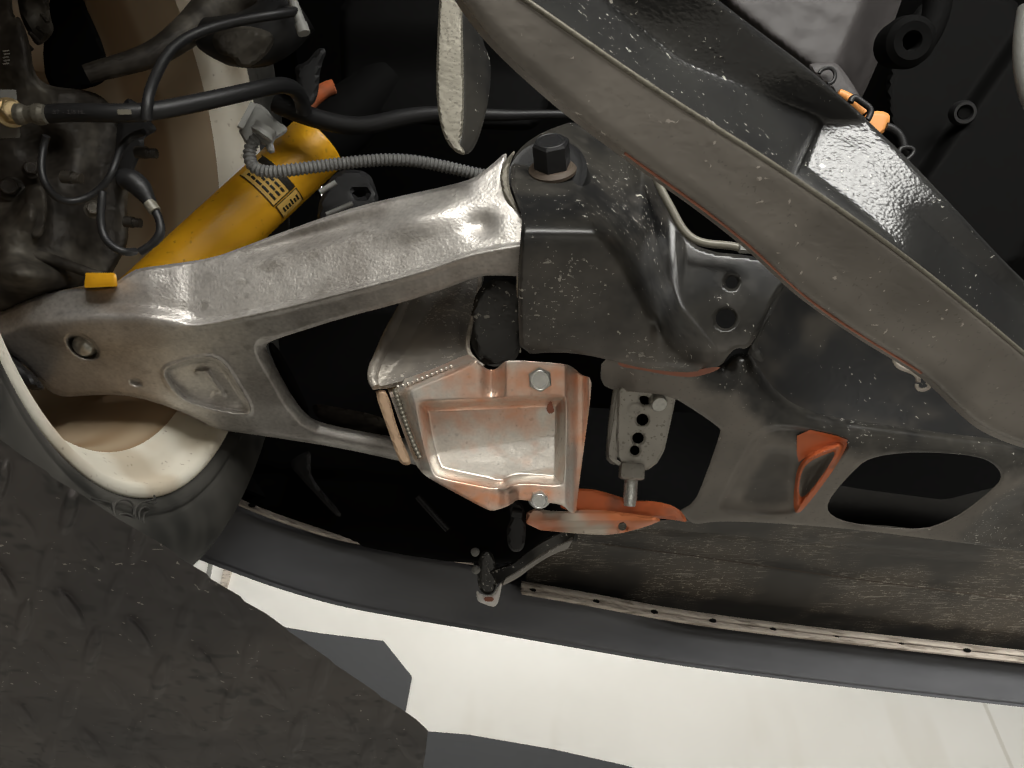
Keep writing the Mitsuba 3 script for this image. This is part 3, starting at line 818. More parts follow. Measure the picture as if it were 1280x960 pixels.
circ = lambda x, y, r, n=24: [(x + r * math.cos(a), y + r * math.sin(a)) for a in np.linspace(0, 2 * np.pi, n, False)]
mt = masked(sf, 'arm_mount', sheet(mount_out, Z(0.40), 0.004, holes=[circ(914.5, 353.5, 7.6), circ(907, 398.5, 12.3)], relief=mount_rel, step=3.2, rnd=4, rdepth=.003, smooth_n=1, wrinkle=.0005, seed=12), 'plate_coat', lambda X, Y: .26 * sstep(292, 330, Y) * sstep(800, 760, X - .4 * (Y - 330)) + .35 * sstep(405, 440, Y), label='black painted arm mount with dust specks')
part(sf, 'mount_inner_wall', sheet([(600, 350), (655, 345), (655, 450), (612, 462), (590, 440), (586, 400)], F(.600), .01, step=5, rnd=4), 'black_coat')
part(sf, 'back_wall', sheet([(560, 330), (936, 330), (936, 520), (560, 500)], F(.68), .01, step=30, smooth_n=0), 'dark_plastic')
axp = cam_dir(-.10, .72, -.69)
Rb = 22.5 * K * .56
fl, hd = hex_bolt(P(np.array(691.), np.array(214.), np.array(float(Z(.40)(np.array(691.), np.array(214.)) - mount_rel(np.array(691.), np.array(214.))) - .002)), axp, Rb, Rb * 1.75, 1.28, .34, .35)
pb = part(sf, 'pivot_bolt', hd, 'black_plastic', 20)
M['brown_rust'] = princ((0.06, 0.045, 0.033), 0.6, 0.1, 0.3)
part(sf, 'worn_edge', ptube([(650, 292, .557), (647, 345, .590), (648, 400, .612), (650, 440, .632)], .58, 1.6, seg=40, n=8), 'tan_strip')
part(sf, 'pivot_bolt__washer', fl, 'brown_rust', 30, label='rusty flange of the pivot bolt')

plate_out = [(752, 447), (775, 452), (860, 468), (905, 455), (918, 441), (936, 441), (948, 458), (962, 480), (985, 501), (1010, 513), (1060, 525), (1130, 534), (1210, 545), (1310, 556), (1310, 694), (1230, 682), (1150, 672), (1070, 662), (1000, 656), (930, 652), (890, 652), (868, 656), (858, 648), (846, 640), (868, 628), (880, 600), (901, 540), (900, 535), (870, 514), (839, 495), (800, 490), (770, 489), (750, 480)]
win2 = [(1033, 635), (1040, 618), (1073, 582), (1088, 573), (1110, 568), (1147, 565), (1190, 567), (1222, 571), (1240, 578), (1251, 590), (1251, 600), (1240, 612), (1205, 640), (1180, 653), (1155, 661), (1110, 660), (1060, 653), (1040, 645)]
pocket = Polygon(chaikin([(897, 640), (905, 618), (925, 580), (945, 545), (958, 534), (990, 532), (1066, 548), (1050, 575), (1022, 612), (1000, 640), (960, 644)], 2))
pocket_in = Polygon(chaikin([(915, 636), (940, 585), (950, 562), (965, 555), (1000, 560), (994, 600), (993, 640)], 2))
tri_ring = Polygon(chaikin([(994, 628), (996, 590), (1006, 572), (1040, 558), (1054, 554), (1040, 585), (1010, 625), (998, 640)], 2))
top_roll = LineString([(905, 452), (918, 441), (936, 441), (948, 458), (962, 480), (985, 501), (1010, 513), (1060, 525), (1130, 534), (1210, 545), (1330, 560)])
facet = Polygon([(1195, 665), (1240, 622), (1290, 590), (1330, 570), (1330, 720), (1195, 690)])


def plate_rel(X, Y):
    r = -0.008 * sstep(3, -5, sd(pocket, X, Y)) - 0.006 * sstep(4, -12, sd(pocket_in, X, Y))
    d = sd(tri_ring, X, Y)
    r += 0.009 * np.exp(-((d + 3) / 4.0) ** 2) - 0.012 * sstep(-5, -14, d)
    e = np.clip(dist(top_roll, X, Y) / 52, 0, 1)
    r -= 0.030 * (1 - np.sqrt(np.clip(1 - (1 - e) ** 2, 0, 1)))
    r -= 0.014 * sstep(4, -30, sd(facet, X, Y)) * sstep(1195, 1260, X)
    r -= 0.02 * sstep(800, 765, X) * sstep(440, 480, Y)
    return r


masked(sf, 'lower_plate', sheet(plate_out, Z(0.425), 0.003, holes=[win2], relief=plate_rel, step=3.0, rnd=3, rdepth=.002, smooth_n=1, wrinkle=.0008, seed=7), 'plate_coat',
       lambda X, Y: sstep(28, 54, dist(top_roll, X, Y) + 10 * (layer_noise(X, Y, 9) - .5)) * (1 - .75 * sstep(2, -14, sd(facet, X, Y))) * (1 - .6 * sstep(0, -14, sd(pocket_in, X, Y))), label='dusty brown lower plate of the subframe')
# orange pieces of the plate: reflections painted in as colour
part(sf, 'orange_lip', sheet([(772, 449), (790, 453), (860, 464), (903, 457), (895, 464), (868, 472), (840, 470), (800, 462), (773, 458)], lambda X, Y: Z(.425)(X, Y) - .012, .003, step=3, smooth_n=1), 'rust_and_reflection')
tri = Polygon(tri_ring.exterior)
band = [(996, 533), (1064, 549), (1052, 555), (1036, 560), (1006, 572), (996, 580)]
part(sf, 'reflection_pocket', sheet(band, lambda X, Y: Z(.425)(X, Y) - plate_rel(X, Y) - .0012, .001, step=3, smooth_n=1), 'orange_and_reflection')
ring_o = chaikin([(991, 635), (994, 592), (1004, 572), (1038, 557), (1060, 550), (1058, 560), (1042, 588), (1012, 628), (997, 644)], 2)
ring_i = chaikin([(998, 622), (1000, 594), (1009, 578), (1036, 566), (1046, 564), (1034, 586), (1008, 620)], 2)
part(sf, 'reflection_ring', sheet(ring_o, lambda X, Y: Z(.425)(X, Y) - plate_rel(X, Y) - .0015, .001, step=2.5, smooth_n=0, holes=[ring_i], rnd=3, rdepth=.001), 'orange_and_reflection')
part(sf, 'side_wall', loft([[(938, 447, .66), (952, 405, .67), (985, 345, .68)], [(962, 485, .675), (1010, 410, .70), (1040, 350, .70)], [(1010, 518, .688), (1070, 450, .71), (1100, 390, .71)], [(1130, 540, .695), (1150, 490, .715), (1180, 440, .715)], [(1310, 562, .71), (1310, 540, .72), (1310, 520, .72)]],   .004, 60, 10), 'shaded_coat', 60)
part(sf, 'side_wall__welded_tab', sheet([(970, 352), (984, 350), (966, 392), (944, 432), (952, 440), (958, 452), (946, 452), (934, 437), (944, 415)], F(.590), .006, rnd=3), 'black_coat')
part(sf, 'window_floor', sheet([(1010, 600), (1080, 612), (1180, 625), (1280, 600), (1280, 700), (1000, 690)], Z(.50), .004, step=12, smooth_n=0), 'black_plastic')

# flange below the bracket, orange reflection painted into its colour
fg = thing('tinted_flange', 'steel flange tinted by painted orange reflection, with a pointed right end below the bracket', 'flange')
part(fg, 'upper_strip', sheet([(700, 612), (735, 610), (760, 616), (790, 626), (820, 626), (848, 634), (862, 654), (845, 650), (800, 646), (700, 642)], F(.632), .004, step=4, rnd=4, smooth_n=1, relief=lambda X, Y: .008 * np.sin(X / 26)), 'orange_and_reflection')
lw = part(fg, 'lower_plate', sheet([(658, 634), (700, 640), (740, 636), (790, 642), (832, 648), (810, 658), (768, 669), (730, 668), (657, 661)], F(.618), .004, step=3.5, rnd=4, smooth_n=1, holes=[circ(778, 658, 5.5, 16)],
                                relief=lambda X, Y: -.010 * sstep(650, 662, Y) - .004 * np.sin(X / 17)), 'reflection_plate')
solo('flange_black_clip', cat(sheet([(634, 622), (655, 628), (658, 660), (655, 690), (636, 690), (632, 660), (640, 650)], F(.63), .03, rnd=4, step=4), ptube([(640, 640), (652, 642)], .622, 6, seg=8)), 'black_plastic', 'black clip block left of the orange tinted flange', 'clip')

# thin dusty side line behind the brace
bl = thing('brake_line', 'thin grey brake line bending behind the diagonal brace', 'pipe')
part(bl, 'pipe', ptube([(818, 215, .57), (828, 240, .57), (842, 266, .57), (852, 284, .57), (866, 298, .57), (890, 305, .57), (925, 310, .57)], .57, 5.2, seg=60, n=14), 'olive_line')
part(bl, 'fitting', ptube([(924, 310), (945, 311)], .568, 6.5, seg=8, n=6), 'grey_plastic')

# ------------------------------------------------------------------ bracket with painted orange reflections
bk = thing('mounting_bracket', 'welded steel bracket with orange reflections painted on its face and two silver bolts, centre of the view', 'bracket')
face_out = [(480, 474), (492, 478), (540, 462), (584, 442), (590, 446), (606, 460), (616, 463), (623, 459), (630, 452), (640, 450), (676, 452), (708, 455), (718, 460), (727, 469), (740, 472), (738, 500), (730, 560), (722, 620), (720, 643), (712, 640), (704, 632), (692, 629), (668, 627), (655, 625), (645, 625), (640, 630), (632, 634), (616, 639), (606, 636), (580, 622), (545, 603), (530, 594), (519, 580), (508, 552), (494, 512)]
rec = Polygon(chaikin([(521, 507), (528, 502), (545, 501), (600, 499), (640, 497), (700, 494), (707, 497), (708, 520), (706, 600), (700, 608), (660, 604), (640, 606), (634, 612), (622, 612), (590, 606), (548, 597), (540, 590), (530, 560)], 2))
floor_ = Polygon(chaikin([(544, 503), (600, 499), (690, 496), (692, 540), (640, 552), (560, 565), (552, 540)], 1))


def face_rel(X, Y):
    d = sd(rec, X, Y)
    rcs = sstep(1.5, -13, d)
    # floor of the recess slopes from deep (top) out to the ledge at the bottom
    led = line_y([(540, 568), (560, 564), (640, 552), (690, 543), (720, 540)], X)
    prof = 0.024 - 0.011 * np.clip((Y - led) / 42, 0, 1)
    r = -rcs * prof
    # bolted pad and notch along the top, flange step at the right
    r -= 0.008 * np.exp(-((X - 614) / 9) ** 2) * sstep(510, 485, Y)
    r += 0.005 * sstep(618, 634, X) * sstep(715, 705, X) * (1 - rcs)
    r -= 0.006 * sstep(650, 634, X) * sstep(610, 634, X) * sstep(606, 618, Y)
    r -= 0.010 * sstep(706, 724, X)
    r += 0.007 * sstep(728, 737, X)
    # rolled edges towards the side plate (upper left) and the left fold
    fold = line_y([(470, 481), (492, 478), (540, 461), (586, 441), (600, 430)], X)
    r -= 0.020 * sstep(18, -3, Y - fold) * sstep(606, 590, X)
    lf = 486 + (Y - 475) * 0.295
    r -= 0.020 * sstep(24, 0, X - lf) * sstep(600, 585, Y)
    return r


FB = F(.555, 0, .00012, 620, 540)
def reflection_mask(X, Y):  # where orange reflections are painted over the bare face
    g = lambda x, y, a, b: np.exp(-((X - x) / a) ** 2 - ((Y - y) / b) ** 2)
    w = .75 * g(600, 470, 70, 24) + .7 * g(690, 478, 60, 28) + .62 * g(610, 518, 90, 26) + .55 * g(532, 540, 9, 45) + 1.1 * g(612, 626, 34, 13) + 1.0 * g(570, 612, 34, 12)
    w += 1.2 * g(672, 616, 28, 12) + sstep(712, 722, X) * (.35 + .9 * sstep(480, 600, Y)) + .6 * g(590, 600, 30, 9)
    return np.clip(w, 0, 1) ** 1.3 * (.58 + .5 * (layer_noise(X, Y, 14, 3) - .1)) * (1 - .8 * g(620, 575, 90, 20))


fc = masked(bk, 'face_plate', sheet(face_out, FB, .003, relief=face_rel, step=2.0, rnd=1.5, rdepth=.0008, smooth_n=1, wrinkle=.0006, seed=5), 'reflection_steel', reflection_mask, label='pressed face plate with a recess and painted orange reflections')
sp = part(bk, 'side_plate', loft([[(463, 476, .570), (475, 455, .578), (512, 366, .625)], [(470, 483, .568), (488, 455, .578), (530, 358, .625)], [(492, 479, .568), (515, 430, .588), (560, 350, .63)], [(540, 463, .567), (562, 400, .595), (585, 342, .63)], [(580, 446, .566), (582, 424, .588), (600, 344, .632)], [(586, 442, .566), (587, 424, .588), (603, 343, .632)]], .004, 50, 12, soft=False), 'gritty_steel', 40, label='gritty grey side plate')
part(bk, 'side_plate__edge', ptube([(600, 345, .629), (592, 392, .605), (585, 424, .585), (585, 434, .575), (590, 446, .562), (604, 458, .556)], .58, 2.6, seg=40, n=10), 'tan_strip')
part(bk, 'side_plate__rounded_corner', ptube([(512, 366, .626), (498, 396, .61), (484, 424, .595), (473, 450, .583), (466, 470, .572), (470, 484, .566)], .59, [7, 7, 8, 8, 8, 5], seg=40, n=16), 'gritty_steel')
part(bk, 'rear_strip', sheet([(468, 490), (474, 487), (484, 488), (498, 540), (515, 578), (511, 582), (503, 581), (498, 575), (484, 535)], F(.572), .006, step=3, rnd=3, smooth_n=1), 'pale_copper')
wl = [ptube([(a, line_y([(470, 482), (492, 479), (540, 462), (586, 442)], np.array(float(a))) + 6)
             , (a + 3.2, line_y([(470, 482), (492, 479), (540, 462), (586, 442)], np.array(float(a + 3))) + 5)], .553, [1.6, 2.6, 1.6], n=10, seg=8) for a in range(496, 566, 6)]
part(bk, 'weld_bead', cat(*wl), 'bare_steel', 50, kind='stuff')
part(bk, 'weld_bead', ptube([(493, 486), (503, 516), (513, 545), (525, 572)], .5655, 3.2, n=16, seg=160, corrug=.10, period=.0031), 'worn_steel', 50)
for i in range(5):
    a = (552 + i * 7.2, 486 - i * 1.9)
    part(bk, 'stamp_mark', bar(P(np.array(a[0]), np.array(a[1] + 3.2), np.array(.5535)), P(np.array(a[0] + 2.5), np.array(a[1] - 3.2), np.array(.5535)), .0009, .0012), 'zinc', False)
for nm, px, py, r, dd in (('upper', 675, 474, 15.5, .546), ('lower', 674, 624, 11.5, .562)):
    fl, hd = hex_bolt(P(np.array(float(px)), np.array(float(py - 2)), np.array(dd)), cam_dir(-.04, -.22, -.97), r * K * dd, r * K * dd * 1.0, 1.26, .26, .45 if nm == 'upper' else .1)
    b_ = part(bk, 'bolt', cat(hd), 'zinc', 20)
    part(bk, b_.split('__')[1] + '__flange', fl, 'zinc', 30)
part(bk, 'rust_spot', sheet([(684, 506), (689, 500), (691, 508), (694, 514), (688, 518), (683, 514)], lambda X, Y: FB(X, Y) - face_rel(X, Y) - .0012, .0008, step=2, smooth_n=1), 'rust_and_reflection')

# ------------------------------------------------------------------ adjuster with holes and threaded stud
ad = thing('perforated_adjuster', 'grey perforated metal adjuster with a threaded stud pointing down in the left opening', 'adjuster')
DA = .622
part(ad, 'body', sheet([(774, 470), (848, 470), (846, 492), (838, 530), (828, 574), (804, 592), (772, 580), (770, 540)], F(DA, 0, .0001, 800, 540), .02,
                       holes=[[(798, 496), (806, 494), (814, 499), (812, 506), (802, 506)], circ(803, 524.5, 7.5, 18), circ(797.5, 547.5, 7.2, 18), circ(793.5, 563, 6.2, 18)], step=2.6, rnd=2, smooth_n=1, relief=lambda X, Y: .0012 * np.exp(-((np.hypot((X - 795) / 8, (Y - 511) / 5) - 1) / .18) ** 2)), 'grey_zinc', 30)
part(ad, 'left_side', loft([[(774, 470, DA), (769, 472, DA + .03)], [(768, 520, DA), (760, 530, DA + .03)], [(761, 570, DA), (757, 571, DA + .03)], [(774, 582, DA + .001), (764, 580, DA + .03)]], .003, 30, 6, soft=False), 'grey_zinc')
part(ad, 'left_face', sheet([(770, 470), (776, 470), (774, 520), (773, 582), (759, 574), (760, 530)], F(DA + .0025), .012, step=3, rnd=2), 'grey_zinc')
part(ad, 'back', sheet([(780, 485), (840, 485), (830, 570), (800, 585), (775, 575)], F(DA + .024), .002, step=8), 'dark_plastic')
c_ = P(np.array(820.), np.array(499.), np.array(DA - .001))
part(ad, 'slot_bolt', lathe([(0, 0), (.0062, 0), (.0068, .002), (.0068, .007), (.0058, .009), (0, .0092)], c_, cam_dir(.15, -.45, -.85), 32), 'zinc', 30)
cn = P(np.array(790.), np.array(580.), np.array(DA + .006))
dn = P(np.array(787.), np.array(633.), np.array(DA + .002)) - cn
part(ad, 'nut', lathe([(0, 0), (16 * K * DA, 0), (17 * K * DA, .003), (17 * K * DA, .011), (13 * K * DA, .0125), (0, .0125)], cn, dn, 6, .3), 'grey_zinc', 20)
part(ad, 'threaded_stud', tube(np.array([cn, cn + dn * .97, cn + dn]), np.array([8.6, 8.6, 8.6, 8.6, 8.6, 7]) * K * DA, n=24, seg=260, corrug=.05, period=.0012), 'zinc', 50)

# ------------------------------------------------------------------ diagonal brace
br = thing('diagonal_brace', 'large dusty black pressed brace running diagonally from top to the right edge', 'brace')
ZB = Z(.345)
st = [((560, -30), (620, -25), (718, -28), (860, -30)), ((603, 35), (715, 40), (790, 28), (915, 14)), ((690, 120), (790, 92), (853, 78), (960, 48)), ((780, 190), (870, 144), (935, 110), (1006, 83)), ((880, 262), (940, 188), (985, 131), (1050, 120)),
      ((940, 310), (990, 221), (1023, 148), (1080, 147)), ((944, 313.6), (994, 223.7), (1027, 153), (1085, 152)), ((1000, 365), (1060, 269), (1068, 191), (1125, 190)), ((1075, 418), (1126, 317), (1130, 254), (1180, 247)), ((1150, 465), (1190, 367), (1206, 320), (1250, 322)), ((1236, 538), (1285, 446), (1290, 395), (1300, 372)), ((1300, 560), (1350, 500), (1360, 470), (1370, 450))]
low, chan, outer, edge = [], [], [], []
for i, (b, c, d, e) in enumerate(st):
    db = float(ZB(np.array(float(b[0])), np.array(float(b[1]))))
    dc = float(ZB(np.array(float(c[0])), np.array(float(c[1])))) + .004
    deep = [.050, .050, .048, .046, .050, .054, .055, .034, .011, .010, .012, .012][i]
    near_c = [0, 0, 0, 0, 0, 0, .046, .024, .004, .004, .004, .004][i]
    wall_ = i >= 6                                                # beyond the bend the channel has a flat floor
    dd, de = dc + deep, dc + deep + [.0, .0, .0, .0, .002, .004, .004, .006, .01, .012, .01, .01][i] - .006
    n = np.array([c[0] - b[0], c[1] - b[1]], float); n /= np.linalg.norm(n)
    low.append([(b[0] + 2, b[1] - 1, db + .05), (b[0], b[1], db + .010), (b[0] + 2.5 * n[0], b[1] + 2.5 * n[1], db - .001), (b[0] * .5 + c[0] * .5, b[1] * .5 + c[1] * .5, (db + dc) / 2 - .001), (c[0] - 5 * n[0], c[1] - 5 * n[1], dc - .001), (c[0], c[1], dc), (c[0] + 2.5 * n[0], c[1] + 2.5 * n[1], dc + .006)])
    q = lambda t: (c[0] + (d[0] - c[0]) * t, c[1] + (d[1] - c[1]) * t, dc + .005 + (dd - dc - .005) * t if not wall_ else dc + near_c + (deep - near_c) * t)
    chan.append([(c[0] + .5 * n[0], c[1] + .5 * n[1], dc + .0035), q(.12), q(.5), q(.93), (d[0] * .93 + e[0] * .07, d[1] * .93 + e[1] * .07, dd * .93 + de * .07), (d[0] * .4 + e[0] * .6, d[1] * .4 + e[1] * .6, dd * .4 + de * .6), (d[0] * .03 + e[0] * .97, d[1] * .03 + e[1] * .97, de), (e[0], e[1], de + .004), (e[0] + 1, e[1], de + .035)])
    edge.append((b[0] + 1.5, b[1] + 1, db + .008))
part(br, 'lower_flange', loft(low, .003, 140, 6), 'dusty_coat', 60, label='dusty brown lower flange of the brace')
part(br, 'channel', loft(chan, .003, 160, 8), 'gloss_black', 50, label='glossy black channel of the brace')
part(br, 'orange_edge_reflection', ptube(edge[3:10], .46, 2.2, seg=80, n=10), 'rust_and_reflection')  # orange reflection along the lower edge, built as a coloured line
part(br, 'worn_highlight_crest', ptube([(c[0], c[1], float(ZB(np.array(float(c[0])), np.array(float(c[1])))) + .0034) for (b, c, d, e) in st], .42, 3.0, seg=160, n=12), 'worn_steel', label='pale worn crest of the brace with its highlight painted in')  # worn, dusty edge with the highlight painted into its pale colour
hk = thing('hanging_clip', 'small pale broken clip hanging below the diagonal brace', 'clip')
part(hk, 'wire', ptube([(1118, 448), (1132, 462), (1142, 466), (1148, 478)], .56, 3, seg=30, n=8), 'tan_strip')
part(hk, 'ring', ptube([(1146, 480), (1148, 486), (1155, 487), (1161, 484), (1159, 478)], .56, 2.4, seg=30, n=8), 'tan_strip')

# ------------------------------------------------------------------ hanging steel tab at the top
tb = thing('steel_tab', 'worn steel tow tab hanging down at the top of the view', 'tow tab')
part(tb, 'shaded_inner_face', sheet([(575, -20), (577, 60), (579, 120), (577, 165), (573, 186), (580, 195), (592, 188), (602, 163), (611, 125), (614, 95), (612, 68), (603, 55), (601, -20)], lambda X, Y: .4915 + .0006 * (X - 578), .012, step=3, rnd=2), 'black_coat', 40)  # black coat paints the shade of the side turned away
part(tb, 'loop', sheet([(550, -20), (546, 60), (545, 110), (548, 145), (555, 172), (566, 188), (580, 195), (582, 190), (575, 180), (579, 160), (580, 120), (579, 60), (577, -20)], F(.49), .012, step=3, rnd=3, smooth_n=1), 'worn_steel', 30)

# ------------------------------------------------------------------ things beyond the brace, upper right
gb = thing('grey_cover', 'grey dented metal cover beyond the brace at the top', 'cover')
part(gb, 'shell', sheet([(860, -30), (1135, -30), (1128, 0), (1100, 72), (1078, 122), (1070, 132), (1050, 110), (1000, 80)], F(.70), .02, step=5, rnd=14, relief=lambda X, Y: -.05 * sstep(-10, 40, (X - 1085) + (Y) * .42), wrinkle=.004, seed=8), 'grey_paint', 50)
part(gb, 'lug', sheet([(1006, 82), (1022, 78), (1043, 76), (1056, 90), (1070, 112), (1080, 128), (1072, 135), (1045, 118)], F(.655), .006, step=4, rnd=3), 'grey_paint')
part(gb, 'lug__hook', ptube([(1024, 92), (1030, 86), (1040, 86), (1044, 94), (1040, 103), (1034, 105)], .648, 2.4, seg=40, n=8), 'black_plastic')
oc = thing('orange_connector', 'orange wiring connector with a black lead behind the brace', 'connector')
part(oc, 'plug', sheet([(1084, 140), (1100, 138), (1112, 142), (1113, 150), (1108, 162), (1100, 170), (1086, 160), (1078, 150)], F(.62), .02, step=3, rnd=4), 'orange_plastic')
part(oc, 'sleeve', ptube([(1048, 116), (1062, 124), (1080, 142)], .625, [5, 7, 9], seg=20), 'orange_plastic')
part(oc, 'tape', ptube([(1063, 128), (1068, 122), (1078, 128), (1086, 134), (1084, 150)], .612, 4, seg=30), 'black_plastic')
part(oc, 'lead', ptube([(1108, 158), (1120, 164), (1128, 176), (1131, 186), (1138, 192)], .62, 5, seg=30), 'black_plastic')
part(oc, 'clip', ptube([(1124, 190), (1134, 184), (1142, 188), (1138, 196), (1132, 200)], .615, 3, seg=30), 'black_plastic')
lg = thing('dark_rubber_mount', 'dark rubber mount with a hollow eye at the top beside the grey cover', 'mount')
part(lg, 'eye', lathe([(.008, .008), (.015, .009), (.020, .005), (.0215, -.004), (.019, -.03), (.006, -.03), (.006, .0), (.008, .008)], P(np.array(1136.), np.array(52.), np.array(.66)), cam_dir(-.1, -.3, -.95), 48), 'dark_plastic')
part(lg, 'arm', ptube([(1150, 60), (1166, 30), (1172, -20)], .68, [14, 16, 18], seg=20, n=18), 'dark_plastic')
sb = thing('drain_plug', 'round black plug on the dark panel at the right', 'plug')
part(sb, 'ring', lathe([(.006, .0), (.0075, .004), (.010, .004), (.0115, 0), (.0115, -.01), (.006, -.01), (.006, 0)], P(np.array(1205.), np.array(141.), np.array(.765)), cam_dir(-.2, -.3, -.95), 40), 'black_plastic')
part(sb, 'core', lathe([(0, .002), (.0058, .002), (.0058, -.01), (0, -.01)], P(np.array(1205.), np.array(141.), np.array(.766)), cam_dir(-.2, -.3, -.95), 30), 'dark_plastic')
solo('pale_pipe', ptube([(1290, 10, .55), (1284, 60, .55), (1290, 110, .55), (1310, 150, .55)], .55, 16, seg=40, n=24), 'grey_plastic', 'pale grey pipe just entering at the right edge', 'pipe')

# ------------------------------------------------------------------ front: arch liner, undertray, bumper
li = thing('arch_liner', 'black plastic wheel arch liner with two slanted ribs under the arm', 'liner')
LD = F(.80, -.00012, .0001, 450, 600)
part(li, 'panel', sheet([(230, 380), (600, 380), (720, 560), (680, 700), (590, 706), (480, 690), (400, 668), (330, 642), (262, 605)], LD, .01, step=8, rnd=6, smooth_n=1, relief=lambda X, Y: .02 * sstep(560, 700, Y) - .01 * sstep(-4, 4, Y - 585 - (X - 300) * .06)), 'dark_plastic', 40)
part(li, 'rib', sheet([(360, 578), (378, 566), (389, 562), (388, 590), (395, 605), (428, 642), (424, 647), (418, 643), (372, 594)], lambda X, Y: LD(X, Y) - .03, .03, step=4, rnd=3, smooth_n=1), 'black_plastic')
part(li, 'rib', ptube([(522, 620), (540, 640), (560, 662)], .765, 4.5, seg=16), 'black_plastic')

ut = thing('undertray', 'scuffed dusty black undertray panel above the bumper at lower right', 'undertray')
ZU = Z(.485)
part(ut, 'panel', sheet([(648, 722), (700, 672), (760, 655), (860, 648), (1000, 650), (1150, 660), (1420, 702), (1420, 826), (1310, 815), (1100, 800), (900, 773), (800, 758), (680, 735)], ZU, .004, step=4.5, rnd=0, smooth_n=1,
                        relief=lambda X, Y: .010 * sstep(-5, 3, Y - line_y([(640, 662), (853, 693), (1050, 720), (1280, 750)], X)) - .008 * sstep(-4, 4, Y - line_y([(640, 640), (860, 668), (1060, 684), (1280, 702)], X)) - .006 * sstep(-3, 3, Y - line_y([(640, 730), (980, 762), (1130, 782), (1280, 794)], X))), 'scuffed_tray', 35)
part(ut, 'rusty_seam', ptube([(705, 672), (760, 681), (853, 693), (950, 707), (1050, 721), (1180, 738), (1290, 752)], .86, .6, seg=80, n=8), 'brown_rust')
ss = thing('support_strut', 'dark steel strut bent down to a white tab at the bumper middle', 'strut')
part(ss, 'strap', loft([[(722, 658, .70), (716, 676, .70)], [(690, 672, .71), (700, 682, .712)], [(660, 690, .72), (670, 700, .72)], [(640, 706, .73), (652, 712, .73)], [(622, 712, .74), (632, 724, .74)], [(600, 716, .75), (612, 736, .75)]], .004, 50, 8, soft=False), 'black_coat', 40)
part(ss, 'strap__side', loft([[(716, 675, .699), (710, 686, .73)], [(700, 681, .711), (690, 694, .735)], [(670, 699, .719), (664, 710, .74)], [(652, 711, .729), (648, 722, .75)], [(632, 723, .739), (628, 732, .75)]], .003, 40, 5, soft=False), 'dusty_coat', 40)
part(ss, 'foot', sheet([(600, 690), (614, 686), (622, 712), (620, 738), (610, 745), (598, 738), (596, 712)], F(.745), .02, rnd=4, step=3), 'black_coat')
part(ss, 'white_tab', sheet([(595, 736), (600, 742), (606, 744), (616, 744), (622, 734), (628, 726), (626, 740), (621, 759), (612, 758), (606, 755), (596, 752)], F(.742), .006, step=2.5, rnd=2), 'white_plastic')
part(ss, 'white_tab__rust_stain', sheet([(604, 746), (618, 746), (617, 752), (605, 752)], F(.7405), .003, step=3), 'rust_and_reflection')
for x_, y_ in ((594, 690), (595, 712)):
    part(ss, 'rivet', trimesh.Trimesh(*(lambda s: (s.vertices * .0042 + P(np.array(float(x_)), np.array(float(y_)), np.array(.738)), s.faces))(trimesh.creation.icosphere(2)), process=False), 'grey_plastic', True)

bp = thing('front_bumper', 'dark grey plastic front bumper lip curving across the bottom', 'bumper')
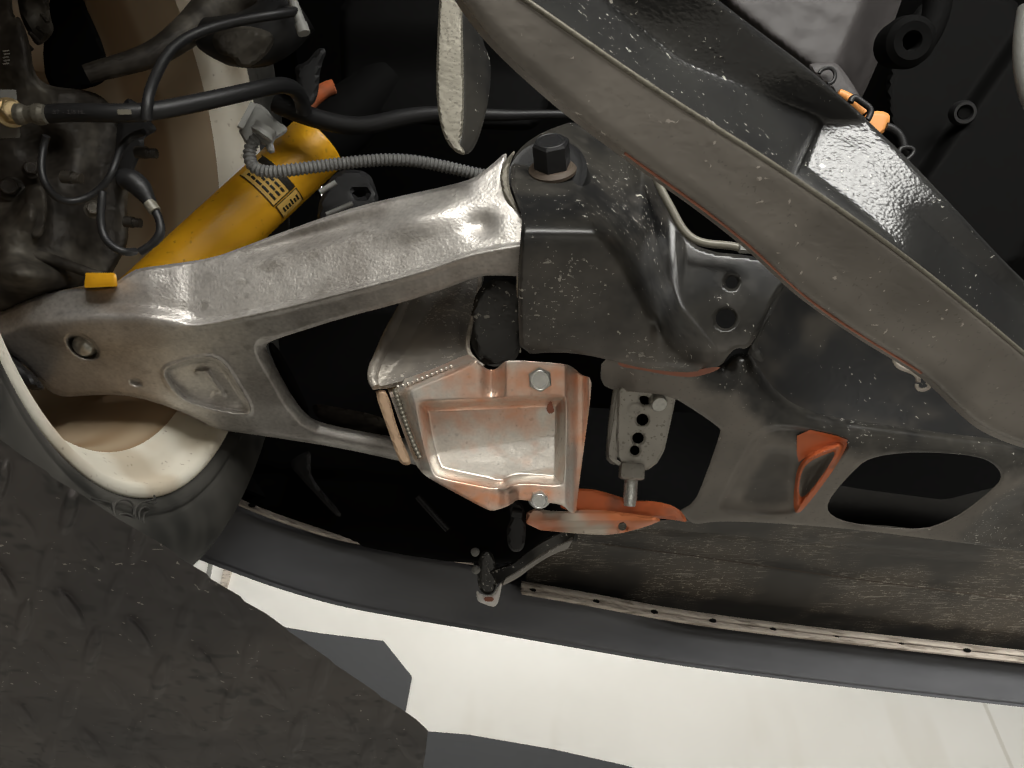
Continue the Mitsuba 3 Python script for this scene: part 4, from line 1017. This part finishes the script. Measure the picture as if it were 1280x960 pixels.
# bumper stations: upper inner edge, upper front, lower edge (z about 0.46 and 0.42)
bs = [((200, 588), (150, 660)), ((275, 622), (217, 682)), ((350, 652), (283, 707)), ((420, 674), (350, 731)), ((500, 690), (427, 753)), ((590, 706), (510, 769)), ((650, 733), (587, 782)), ((760, 749), (700, 802)), ((853, 779), (853, 828)), ((980, 795), (980, 845)), ((1120, 812), (1120, 862)), ((1420, 846), (1420, 895))]
rows, inner_rows = [], []
for (u, l) in bs:
    du = float(Z(.468)(np.array(float(u[0])), np.array(float(u[1]))))
    dl = float(Z(.42)(np.array(float(l[0])), np.array(float(l[1]))))
    p = lambda t, off: (u[0] + (l[0] - u[0]) * t, u[1] + (l[1] - u[1]) * t, du + (dl - du) * t + off)
    w_ = P(np.array(float(l[0])), np.array(float(l[1])), np.array(dl))

    def back(q):
        dd = q @ FWD
        return (640 + q[0] / dd / K, 480 - (q @ UP) / dd / K, dd)
    inner_rows.append([back(w_ + np.array([0, -.03, h])) for h in (.075, .25, .44)])
    rows.append([p(-.02, .02), p(0, 0), p(.10, -.004), p(.3, -.004), p(.62, -.001), p(.96, .0), p(1, .003)] + [back(w_ + np.array([0, .004 + .02 * h, h])) for h in (.03, .15, .3, .44)])
part(ub, 'front_shade_panel', loft([r_ for r_ in inner_rows], .004, 60, 3, soft=False), 'dark_plastic', 40)  # added dark panel that keeps the openings in front of it black
part(bp, 'lip', loft(rows, .004, 200, 3, soft=False), 'bumper_plastic', 60)


def strip(a, w0, dep, name, bsdf, wdt):
    return [(x, y, dep(x, y)) for x, y in a]


zs = lambda h: (lambda x, y: float(Z(h)(np.array(float(x)), np.array(float(y)))))
tl = [(262, 612), (300, 629), (350, 649), (420, 671), (500, 687), (592, 703)]
trl = part(bp, 'trim_strip', loft([[(x, y - 5.5, zs(.474)(x, y) - .020), (x, y - 2, zs(.470)(x, y) - .026), (x, y + 2.2, zs(.468)(x, y) - .027), (x, y + 3.5, zs(.466)(x, y) - .020)] for x, y in tl], .003, 80, 4), 'tan_strip', 50)
tr2 = [(652, 734), (720, 746), (853, 770), (980, 787), (1120, 803), (1420, 836)]
part(bp, 'trim_strip', loft([[(x, y - 8, zs(.478)(x, y) - .022), (x, y - 5.5, zs(.474)(x, y) - .028), (x, y - .8, zs(.472)(x, y) - .028)] for x, y in tr2], .003, 80, 4), 'tan_strip', 50)
part(bp, 'trim_strip', loft([[(x, y + 1.0, zs(.472)(x, y) - .028), (x, y + 6.5, zs(.468)(x, y) - .028), (x, y + 9, zs(.466)(x, y) - .020)] for x, y in tr2], .003, 80, 4), 'tan_strip', 50)
for x, y in ((315, 632), (443, 674), (666, 738), (745, 752), (818, 765), (891, 776), (966, 787), (1045, 797), (1126, 806), (1209, 813)):
    part(bp, 'clip_slot', ptube([(x - 4, y - 1), (x + 4, y + .5)], zs(.471)(x, y) - .0285, [1.6, 2.8, 1.6], seg=8, n=8), 'dark_plastic')
